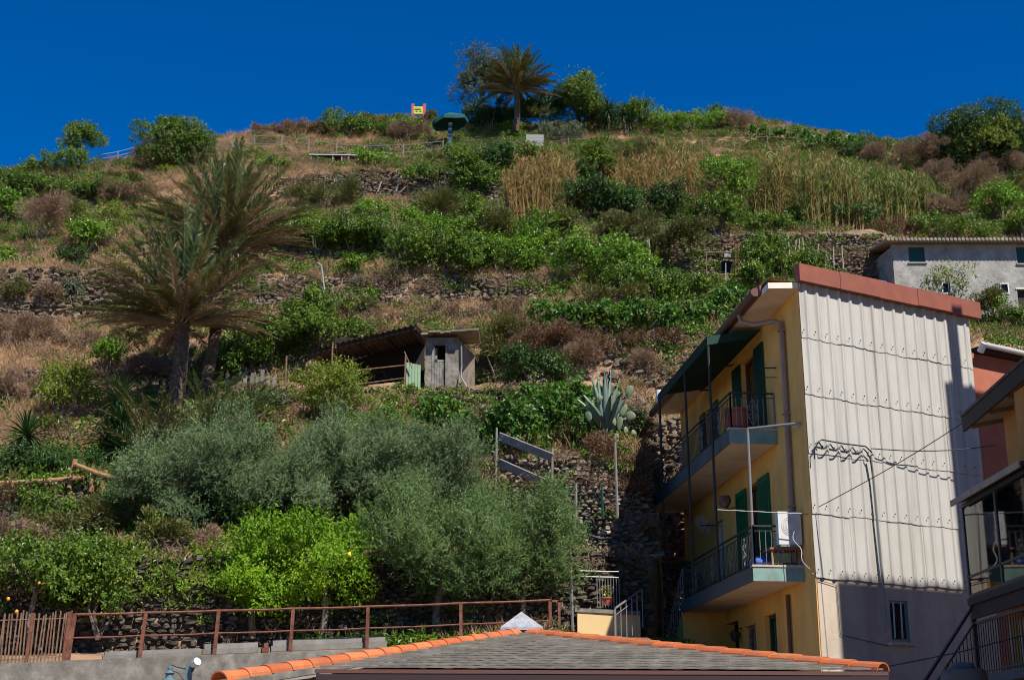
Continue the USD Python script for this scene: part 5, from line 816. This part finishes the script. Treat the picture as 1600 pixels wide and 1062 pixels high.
# date palms
def frond(mb, o, az, el, ln, rng, droop=1.0, lw=.030, ll=.44, rnd=.5):
    """One feather leaf: a bending rib with leaflets along both sides."""
    n = 14; t = np.linspace(0, 1, n); e = el - droop * t ** 1.5; st = ln / (n - 1); h = np.array([math.cos(az), math.sin(az), 0]); pts = [np.array(o, float)]
    for k in range(n - 1): pts.append(pts[-1] + (h * math.cos(e[k]) + zz * math.sin(e[k])) * st)
    pts = np.array(pts); mb.tube(pts, np.linspace(.028, .006, n), 4, rnd=.75, cap=False); m = int(ln * 26); f = np.linspace(.16, .995, m); q = np.stack([np.interp(f, t, pts[:, i]) for i in range(3)], 1); dr = norm(np.stack([np.interp(f, t, np.gradient(pts, axis=0)[:, i]) for i in range(3)], 1)); sd = norm(np.cross(dr, zz + h * .01)); upv = np.cross(sd, dr)
    for s in (-1, 1):
        d = norm(dr * .95 + sd * s * .58 + upv * (.35 + rng.normal(0, .12, (m, 1))) + rng.normal(0, .16, (m, 3)) + zz * -.12 * droop); cards(mb, q, d, ll * np.sin(np.clip(f * 1.05, .05, 1) * PI * .92 + .25) ** .6 * (ln / 4), lw * 1.15, rng, np.tile(upv.mean(0), (m, 1)) * 1.0, np.clip(rng.normal(rnd, .18, m), 0, 1), .1)
def date_palm(lab, base, head, n_up, n_mid, n_dead, ln, r, seed_, label_cat='palm tree', lw=.03):
    rng = np.random.default_rng(seed_); T = thing('date_palm', lab, label_cat, base); base = np.array(base, float); head = np.array(head, float); n = 26; k = np.linspace(0, 1, n); pts = base + (head - base) * k[:, None]; pts[:, 0] += .12 * np.sin(k * 3.0) * np.sign(head[0] - base[0] + 1e-6); tr = MB(); tr.tube(pts, r * (1.12 - .2 * k + .10 * np.clip(k - .8, 0, 1) * 5), 12, rnd=.3).build('trunk', 'palm_bark', T)
    bb = MB(); hl = np.linalg.norm(head - base)
    for i in range(int(hl * 48)):                                                      # old leaf bases
        f = i / (hl * 48); a = i * 2.399; c = base + (head - base) * f; c[0] += .12 * math.sin(f * 3.0) * np.sign(head[0] - base[0] + 1e-6); o = np.array([math.cos(a), math.sin(a), 0]); rr = r * (1.08 - .2 * f + .5 * max(f - .8, 0)); p = c + o * rr * .92; s = np.array([-o[1], o[0], 0]); w = .06 * r / .25
        bb.add([p - s * w, p + s * w, p + o * .05 + zz * .07 + s * w * .6, p + o * .05 + zz * .07 - s * w * .6, p + o * .0 + zz * .10], [[0, 1, 2], [0, 2, 3], [3, 2, 4]], rng.random())
    bb.build('leaf_bases', 'palm_bark', T, kind='stuff')
    for i in range(n_up): mb = MB(); frond(mb, head + zz * .2, i * 2.399 + rng.normal(0, .15), rng.uniform(.8, 1.45), ln * rng.uniform(.75, 1.0), rng, rng.uniform(.05, .35), lw=lw); mb.build('frond', 'frond_green', T)
    for i in range(n_mid): mb = MB(); frond(mb, head, i * 2.399 + 1 + rng.normal(0, .15), rng.uniform(.10, .9), ln * rng.uniform(.75, 1.0), rng, rng.uniform(.2, .65), lw=lw); mb.build('frond', 'frond_mixed', T)
    for i in range(n_dead): mb = MB(); frond(mb, head - zz * .25, i * 2.399 + 2 + rng.normal(0, .2), rng.uniform(.0, .6), ln * rng.uniform(.65, 1.0), rng, rng.uniform(.2, .6), ll=.38, lw=lw); mb.build('dry_frond', 'frond_dead', T)
PB1 = at(266, 668, 47.5); date_palm('front date palm with thick trunk and many drying brown fronds', PB1, at(284, 498, 47.6), 34, 44, 44, 4.3, .27, 21)
PB2 = at(316, 625, 49.6); date_palm('taller date palm with slimmer trunk behind the front one', PB2, at(352, 384, 50.0), 36, 38, 38, 4.2, .20, 22)
PB3 = at(806, 206, 107); date_palm('date palm standing alone on the hilltop against the sky', PB3, at(806, 140, 107), 44, 64, 16, 4.1, .24, 23, lw=.05)
def rosette(mb, o, n, ln, w, rng, lo=-.3, hi=1.5, bend=.5, mname=None):
    for i in range(n):
        az, el = i * 2.399 + rng.normal(0, .15), lo + (hi - lo) * ((i + .5) / n) + rng.normal(0, .08); h = np.array([math.cos(az), math.sin(az), 0]); s = np.array([-h[1], h[0], 0]); P_ = [np.array(o, float)]; m = 4
        for k in range(m): e = el - bend * ((k + 1) / m) ** 2; P_.append(P_[-1] + (h * math.cos(e) + zz * math.sin(e)) * ln * rng.uniform(.93, 1.07) / m)
        ws = w * np.array([.7, 1, .85, .5, .02]); V = np.concatenate([[p - s * x / 2 + zz * x * .15 for p, x in zip(P_, ws)], [p + s * x / 2 + zz * x * .15 for p, x in zip(P_, ws)], [p - zz * x * .1 for p, x in zip(P_, ws)]]); a = np.arange(4); mb.add(V, np.vstack([np.stack([a, a + 1, a + 11, a + 10], 1), np.stack([a + 10, a + 11, a + 6, a + 5], 1)]), float(np.clip(rng.normal(.5, .2), 0, 1)))
def yucca(u, v, Y, heads, lab, group=None, mt='yucca_leaf'):
    rng = np.random.default_rng(seed[0] + 900 + u); b = at(u, v, Y) if Y else hit(u, v); T = thing('yucca', lab, 'yucca', b, group); dd = float((b - EYE) @ FW); tb = MB()
    for hu, hv, rpx in heads: o = b + np.array([(hu - u) * dd / FOC, rng.normal(0, .2), (v - hv) * dd / FOC * 1.04]); tb.tube([b, b * .5 + o * .5 + (.05, 0, 0), o], [.10, .09, .07], 7); mb = MB(); rosette(mb, o, 110, rpx * 1.25 * dd / FOC, .065, rng, -.9, 1.5, .5); mb.build('leaf_rosette', mt, T)
    tb.build('trunk', 'palm_bark', T)
yucca(35, 752, 41.5, ((35, 682, 38), (33, 715, 34)), 'green spiky yucca at the left edge behind the rail fence'); yucca(172, 740, 43.0, ((172, 622, 46), (165, 690, 44), (185, 665, 40)), 'dark spiky yucca left of the palm trunks'); yucca(192, 745, 42.5, ((190, 705, 46),), 'low dark spiky yucca behind the rail fence end')
for k, (u, hs) in enumerate(((905, ((905, 186, 16), (890, 196, 14))), (950, ((950, 172, 20), (946, 190, 18))), (978, ((975, 176, 18), (985, 188, 16))))): yucca(u, 212, None, hs, ('tall spiky yucca under the leafy tree on the hilltop', 'tall spiky yucca on the skyline, left of a pair', 'tall spiky yucca on the skyline, right of a pair')[k])
def small_palm(u, v, Y, ln, lab, n=32, s=5, m='frond_green'):
    rng = np.random.default_rng(s); b = at(u, v, Y); T = thing('young_palm', lab, 'palm', b)
    for i in range(n): mb = MB(); frond(mb, b, i * 2.399, rng.uniform(.5, 1.4), ln * rng.uniform(.8, 1.1), rng, rng.uniform(.6, 1.2), ll=.36); mb.build('frond', m, T)
    MB().tube([b - zz * .4, b + zz * .1], [.14, .1], 7).build('stem', 'palm_bark', T)
small_palm(235, 735, 42.6, 2.9, 'young palm with arching fronds behind the left olive tree', s=5, m='frond_mixed'); small_palm(322, 695, 44.0, 2.9, 'young palm sprouting at the foot of the palm trunks', s=6); small_palm(392, 662, 46.0, 2.0, 'small young palm right of the palm trunks', 14, 7)
# agave and cactus
rng = np.random.default_rng(77); b = at(947, 672, 42.6); T = thing('agave', 'large blue-green agave with tall pointed leaves', 'agave', b)
for i, (az, el, ln) in enumerate([(0, 1.52, 1.95), (2.4, 1.45, 1.9), (4.6, 1.40, 1.85), (1.2, 1.42, 1.75), (3.5, 1.36, 1.7), (5.6, 1.3, 1.6)] + [(k * 2.399, .55 + .09 * (k % 7), 1.25 + .08 * (k % 4)) for k in range(15)]):
    mb = MB(); h = np.array([math.cos(az), math.sin(az), 0]); s = np.array([-h[1], h[0], 0]); t = np.linspace(0, 1, 9); e = el - .35 * t ** 2 * (1.6 - el); P_ = [b + h * .08]
    for k in range(8): P_.append(P_[-1] + (h * math.cos(e[k]) + zz * math.sin(e[k])) * ln / 8)
    P_ = np.array(P_); w = .24 * np.array([.75, .8, .95, 1.0, .95, .8, .58, .3, .01]); upv = np.cross(s, norm(np.gradient(P_, axis=0))); V = np.concatenate([P_ - s * w[:, None] / 2 - upv * .05, P_ + upv * .0, P_ + s * w[:, None] / 2 - upv * .05, P_ + upv * -.0 + upv * w[:, None] * .22])
    a = np.arange(8); mb.add(V, np.vstack([np.stack([a, a + 1, a + 10, a + 9], 1), np.stack([a + 9, a + 10, a + 19, a + 18], 1), np.stack([a + 27, a + 28, a + 1, a], 1), np.stack([a + 18, a + 19, a + 28, a + 27], 1)]), rng.random()); mb.build('leaf', 'agave_leaf', T, smooth=True)
T = thing('prickly_pear', 'prickly pear cactus with pale flat pads right of the agave', 'cactus', at(972, 690, 42.4))
pads = [(983, 612, 11, 17, .3), (966, 622, 9, 18, -.1), (973, 640, 13, 17, .1), (985, 650, 15, 12, .6), (968, 662, 9, 19, .15), (958, 655, 9, 17, -.3), (978, 672, 8, 10, .3), (920, 652, 10, 16, -.3), (938, 622, 8, 8, .2), (925, 633, 7, 8, 0), (963, 685, 8, 14, 0), (945, 672, 8, 9, .2), (990, 676, 9, 7, .8)]
for (u, v, w, h, a) in pads:
    m = trimesh.creation.icosphere(2, 1.0); V = m.vertices * (w * .0125, .035, h * .0125); V[:, 0] *= .85 + .25 * V[:, 2] / (h * .0125); ca, sa = math.cos(a), math.sin(a); yaw = rng.uniform(-.5, .5); V = V @ np.array([[ca, 0, -sa], [0, 1, 0], [sa, 0, ca]]); V = V @ np.array([[math.cos(yaw), math.sin(yaw), 0], [-math.sin(yaw), math.cos(yaw), 0], [0, 0, 1]]); MB().add(V + at(u, v, 42.35 + rng.normal(0, .08)), m.faces, rng.random()).build('pad', 'cactus', T, smooth=True)
# giant reeds
def reeds(u, v, w, h, kind, lab, n, group=None, mixk=.0, base=None):
    seed[0] += 1; rng = np.random.default_rng(seed[0]); b = hit(u, v); dd = float((b - EYE) @ FW); sw, sh = w * dd / FOC, h * dd / FOC * 1.18; T = thing('giant_reeds', lab, 'reeds', b, group); st = MB(); lf = MB(); lf2 = MB()
    for k in range(n):
        x = rng.uniform(-.5, .5); y = rng.uniform(-.9, .9); hh = sh * rng.uniform(.6, 1.03) * (1 - .35 * abs(2 * x) ** 2.5); o = b + np.array([x * sw, y, 0]); o[2] = float(H(o[0], o[1])) - .2; lean = np.array([x * .16 + rng.normal(0, .045), rng.normal(0, .05), 1.0]); P_ = [o, o + lean * hh * .5, o + lean * hh * .9 + np.array([rng.normal(0, .04), -.02, -.01]) * hh, o + lean * hh + np.array([rng.normal(0, .10), -.05, -.03]) * hh]; P_ = np.array(P_)
        P_[:, 2] = np.minimum(P_[:, 2], o[2] + hh + .2); st.tube(P_[:3], [.022, .016, .008], 3, rnd=rng.uniform(.4, 1), cap=False); m = 26; f = rng.uniform(.12, 1, m); q = np.stack([np.interp(f, [0, .5, .9, 1], P_[:, i]) for i in range(3)], 1); az = rng.uniform(0, 2 * PI, m); d = norm(np.stack([np.cos(az) * .5, np.sin(az) * .5, rng.uniform(.2, 1.5, m)], 1)); (lf2 if rng.random() < mixk else lf).n
        cards(lf2 if rng.random() < mixk else lf, q, d, .52, .05, rng, None, np.clip(rng.normal(.5, .22, m), 0, 1))
    st.build('canes', 'cane_tan', T); 
    if lf.v: lf.build('leaves', 'cane_tan' if kind == 'tan' else 'cane_green', T)
    if lf2.v: lf2.build('other_leaves', 'cane_green' if kind == 'tan' else 'cane_tan', T)
for a in ((845, 345, 100, 108, 'tan', 'left clump of tan dried giant reeds in the upper middle', 240, None, .08), (1060, 322, 130, 84, 'tan', 'wide clump of tan dried reeds right of the climbing bush', 260, None, .15), (970, 300, 50, 56, 'tan', 'small clump of tan reeds between the climbing bush and the wide clump', 80, None, .2), (1225, 350, 86, 116, 'green', 'tall green and tan giant reeds in the upper right middle', 230, None, .5), (1300, 352, 90, 110, 'green', 'green giant reeds in the middle of the reed bed at right', 240, None, .3), (1375, 346, 96, 86, 'green', 'dense green reeds at the right of the reed bed', 260, None, .08), (1440, 342, 70, 66, 'green', 'green reeds at the right end of the reed bed', 150, None, .1)): reeds(*a)
# ---------------------------------------------------------------- ground cover that nobody could count
def tuft(rng, n, h, sp, w, lean=.5):
    mb = MB(); p = np.stack([rng.normal(0, sp, n), rng.normal(0, sp, n), np.zeros(n)], 1); d = norm(np.stack([rng.normal(0, lean, n), rng.normal(0, lean, n), np.ones(n)], 1)); cards(mb, p, d, h, w, rng, None, None, .0); return mb
def weed(rng, n, r, h, L, W):
    mb = MB(); p = norm(rng.normal(size=(n, 3))) * rng.uniform(.2, 1, (n, 1)) ** .5 * (r, r, h); p[:, 2] = np.abs(p[:, 2]); cards(mb, p, norm(rng.normal(size=(n, 3)) + (0, 0, .5)), L, W, rng, None); return mb
def scatter(name, lab, cat, protos, m, P_, sc, rng):
    p = numbered('/World', name); I = UsdGeom.PointInstancer.Define(stage, p); tag(I.GetPrim(), lab, cat, None, 'stuff'); paths = []
    for k, mb in enumerate(protos):
        v, f = np.vstack(mb.v), np.vstack(mb.f); q = f'{p}/clump' + (f'_{k:03d}' if k else ''); ms = usdkit.mesh(stage, q, (v, f), LOOK[m]); UsdGeom.PrimvarsAPI(ms).CreatePrimvar('rnd', Sdf.ValueTypeNames.FloatArray, 'vertex').Set(Vt.FloatArray.FromNumpy(np.concatenate(mb.r).astype(np.float32))); paths.append(q)
    I.CreatePrototypesRel().SetTargets([Sdf.Path(q) for q in paths]); n = len(P_); a = rng.uniform(0, 2 * PI, n); I.CreateProtoIndicesAttr(Vt.IntArray.FromNumpy(rng.integers(0, len(protos), n).astype(np.int32))); I.CreatePositionsAttr(Vt.Vec3fArray.FromNumpy(P_.astype(np.float32)))
    I.CreateOrientationsAttr(Vt.QuathArray([Gf.Quath(float(math.cos(x / 2)), 0., 0., float(math.sin(x / 2))) for x in a])); I.CreateScalesAttr(Vt.Vec3fArray.FromNumpy((np.ones((n, 3)) * np.asarray(sc)[:, None]).astype(np.float32)))
rng = np.random.default_rng(500); n = 112000; px_, py_ = rng.uniform(-50, 54, n), rng.uniform(35, 117, n); pz_ = H(px_, py_); PT = np.stack([px_, py_, pz_], 1); uv = proj(PT); ok = (uv[:, 0] > -420) & (uv[:, 0] < 1900)
slope = np.abs(H(px_, py_ + .25) - H(px_, py_ - .25)) / .5
blocked = ((px_ > 4.6) & (py_ < 41)) | ((px_ > 5.6) & (py_ < 49)) | ((np.abs(px_ - .1) < 4) & (py_ > 49.3) & (py_ < 53.4) & (px_ > -8.5)) | ((px_ > 18.5) & (py_ > 69) & (py_ < 76)) | ((px_ > -8.4) & (px_ < -1.4) & (py_ > 49.4) & (py_ < 53.4)) | ((px_ > 1.2) & (px_ < 4.6) & (py_ < 39.6))
ok &= ~blocked; steep = slope > 2.0; wet = meshkit.fbm(np.stack([px_ * .13, py_ * .13, 0 * px_], -1), 3, 21)
from scipy.interpolate import RegularGridInterpolator
# how green the hillside is, from its crest to the lane and from left to right, over the hill's own directions
GREEN = np.array([[.5, .5, .4, .7, .7, .8, .75, .8, .8], [.5, .3, .2, .35, .6, .5, .6, .6, .5], [.65, .5, .3, .3, .8, .7, .8, .8, .6], [.6, .4, .8, .8, .8, .7, .5, .45, .7], [.2, .2, .5, .3, .5, .9, .6, .4, .5], [.1, .2, .5, .2, .6, .9, .8, .7, .6],
  [.15, .2, .6, .3, .3, .25, .5, .5, .5], [.2, .3, .6, .6, .6, .3, .4, .4, .4], [.5, .6, .8, .9, .9, .4, .4, .4, .4], [.7, .8, .9, .8, .4, .3, .3, .3, .3], [.6, .7, .8, .5, .35, .3, .3, .3, .3]])
greenat = RegularGridInterpolator((np.array([200, 260, 320, 380, 440, 500, 560, 620, 680, 740, 820.]), np.arange(9) * 200.), GREEN, bounds_error=False, fill_value=None)
def green_of(q): w = proj(q); return np.clip(greenat(np.stack([np.clip(w[:, 1], 200, 820), np.clip(w[:, 0], 0, 1600)], 1)), 0, 1)
wet = wet + (green_of(PT) - .45) * .55
r01 = rng.random(n); gd = ok & ~steep & (r01 < np.clip(1.25 - 1.6 * wet, .15, .8)) ; gg = ok & ~steep & ~gd & (r01 > 1 - np.clip(2.2 * (wet - .40), .02, .6)); gs = ok & steep & (r01 < .10); gb = ok & ~gd & ~gg & (rng.random(n) < .16)
scatter('dry_grass', 'dry straw coloured grass covering the terraces', 'grass', [tuft(rng, 26, .42, .16, .022), tuft(rng, 34, .30, .20, .022, .8), tuft(rng, 18, .55, .12, .02)], 'grass_dry', PT[gd], rng.uniform(.45, 1.25, gd.sum()), rng)
scatter('green_weeds', 'low green weeds growing between the dry grass', 'weeds', [weed(rng, 46, .26, .26, .14, .06), weed(rng, 60, .34, .20, .12, .06)], 'leaf_mid', PT[gg], rng.uniform(.6, 1.5, gg.sum()), rng)
scatter('dry_scrub', 'brown dry scrub on the banks and terrace edges', 'scrub', [weed(rng, 90, .34, .34, .16, .018), weed(rng, 80, .26, .4, .18, .018)], 'leaf_dry', PT[gb | gs], rng.uniform(.6, 1.5, (gb | gs).sum()), rng)
def pebble(rng): m = trimesh.creation.icosphere(1, .1); V = m.vertices * (1.3, 1, .7); mb = MB(); mb.add(V * (1 + rng.normal(0, .15, (len(V), 1))), m.faces, rng.random()); return mb
gp = ok & (rng.random(n) < np.where(steep, .09, .02)); scatter('loose_stones', 'loose stones lying along the terrace walls and banks', 'stones', [pebble(rng) for _ in range(4)], 'stone', PT[gp], rng.uniform(.5, 1.6, gp.sum()), rng)

WP, WG = [], []                                                                         # growth on and over the terrace walls
for a, b, x0, x1, cnt in ((4, 5, -17, 3.6, 160), (6, 7, -18, 4.0, 150), (8, 9, -20, 4.2, 260), (10, 11, -20, 7.5, 260), (12, 13, -26, 13, 260), (14, 15, -28, 20, 420), (16, 17, -34, 22, 420)):
    x = rng.uniform(x0, x1, cnt); t = rng.uniform(0, 1, cnt) ** .45; A, B = ROWS[a], ROWS[b]; ip = lambda Q, k: np.interp(x, Q[:, 0], Q[:, k])
    WP.append(np.stack([x, ip(A, 1) * (1 - t) + ip(B, 1) * t - .22, ip(A, 2) * (1 - t) + ip(B, 2) * t], 1))
WP = np.vstack(WP); cl = meshkit.fbm(WP * (.35, .35, .5), 3, 4); WP = WP[cl > .40]; g = green_of(WP) + rng.normal(0, .22, len(WP)); sel = lambda m: WP[m]
scatter('wall_plants', 'green plants growing out of and hanging over the terrace walls', 'plants', [weed(rng, 90, .42, .34, .11, .05), weed(rng, 110, .5, .26, .10, .05)], 'leaf_mid', sel(g > .5), rng.uniform(.5, 1.35, (g > .5).sum()), rng)
scatter('wall_brambles', 'dry brown brambles hanging over the terrace walls', 'brambles', [weed(rng, 110, .44, .36, .15, .018), weed(rng, 130, .5, .28, .14, .018)], 'leaf_dry', sel((g <= .5) & (g > .2)), rng.uniform(.5, 1.4, ((g <= .5) & (g > .2)).sum()), rng)
scatter('wall_heather', 'rust brown weeds on the terrace walls', 'weeds', [weed(rng, 80, .36, .34, .2, .02)], 'leaf_rust', sel(g <= .2), rng.uniform(.5, 1.3, (g <= .2).sum()), rng)
gm_ = ok & (rng.random(n) < .042); ge = green_of(PT) + rng.normal(.08, .25, n)
for nm, lab, m, L_, W_, q in (('bramble_cover', 'low green brambles covering parts of the terraces', 'leaf_mid', .12, .06, ge > .62), ('dark_cover', 'low dark green cover on the terraces', 'leaf_dark', .11, .055, (ge > .5) & (ge <= .62)), ('heath_cover', 'low brownish heath between the bushes', 'leaf_heath', .15, .03, (ge > .3) & (ge <= .5)), ('thorn_cover', 'low dry thorn scrub on the bare banks', 'leaf_dry', .16, .018, ge <= .3)):
    s_ = gm_ & q; scatter(nm, lab, 'scrub', [weed(rng, 260, .62, .52, L_, W_), weed(rng, 300, .75, .42, L_, W_)], m, PT[s_], rng.uniform(.6, 1.4, s_.sum()), rng)
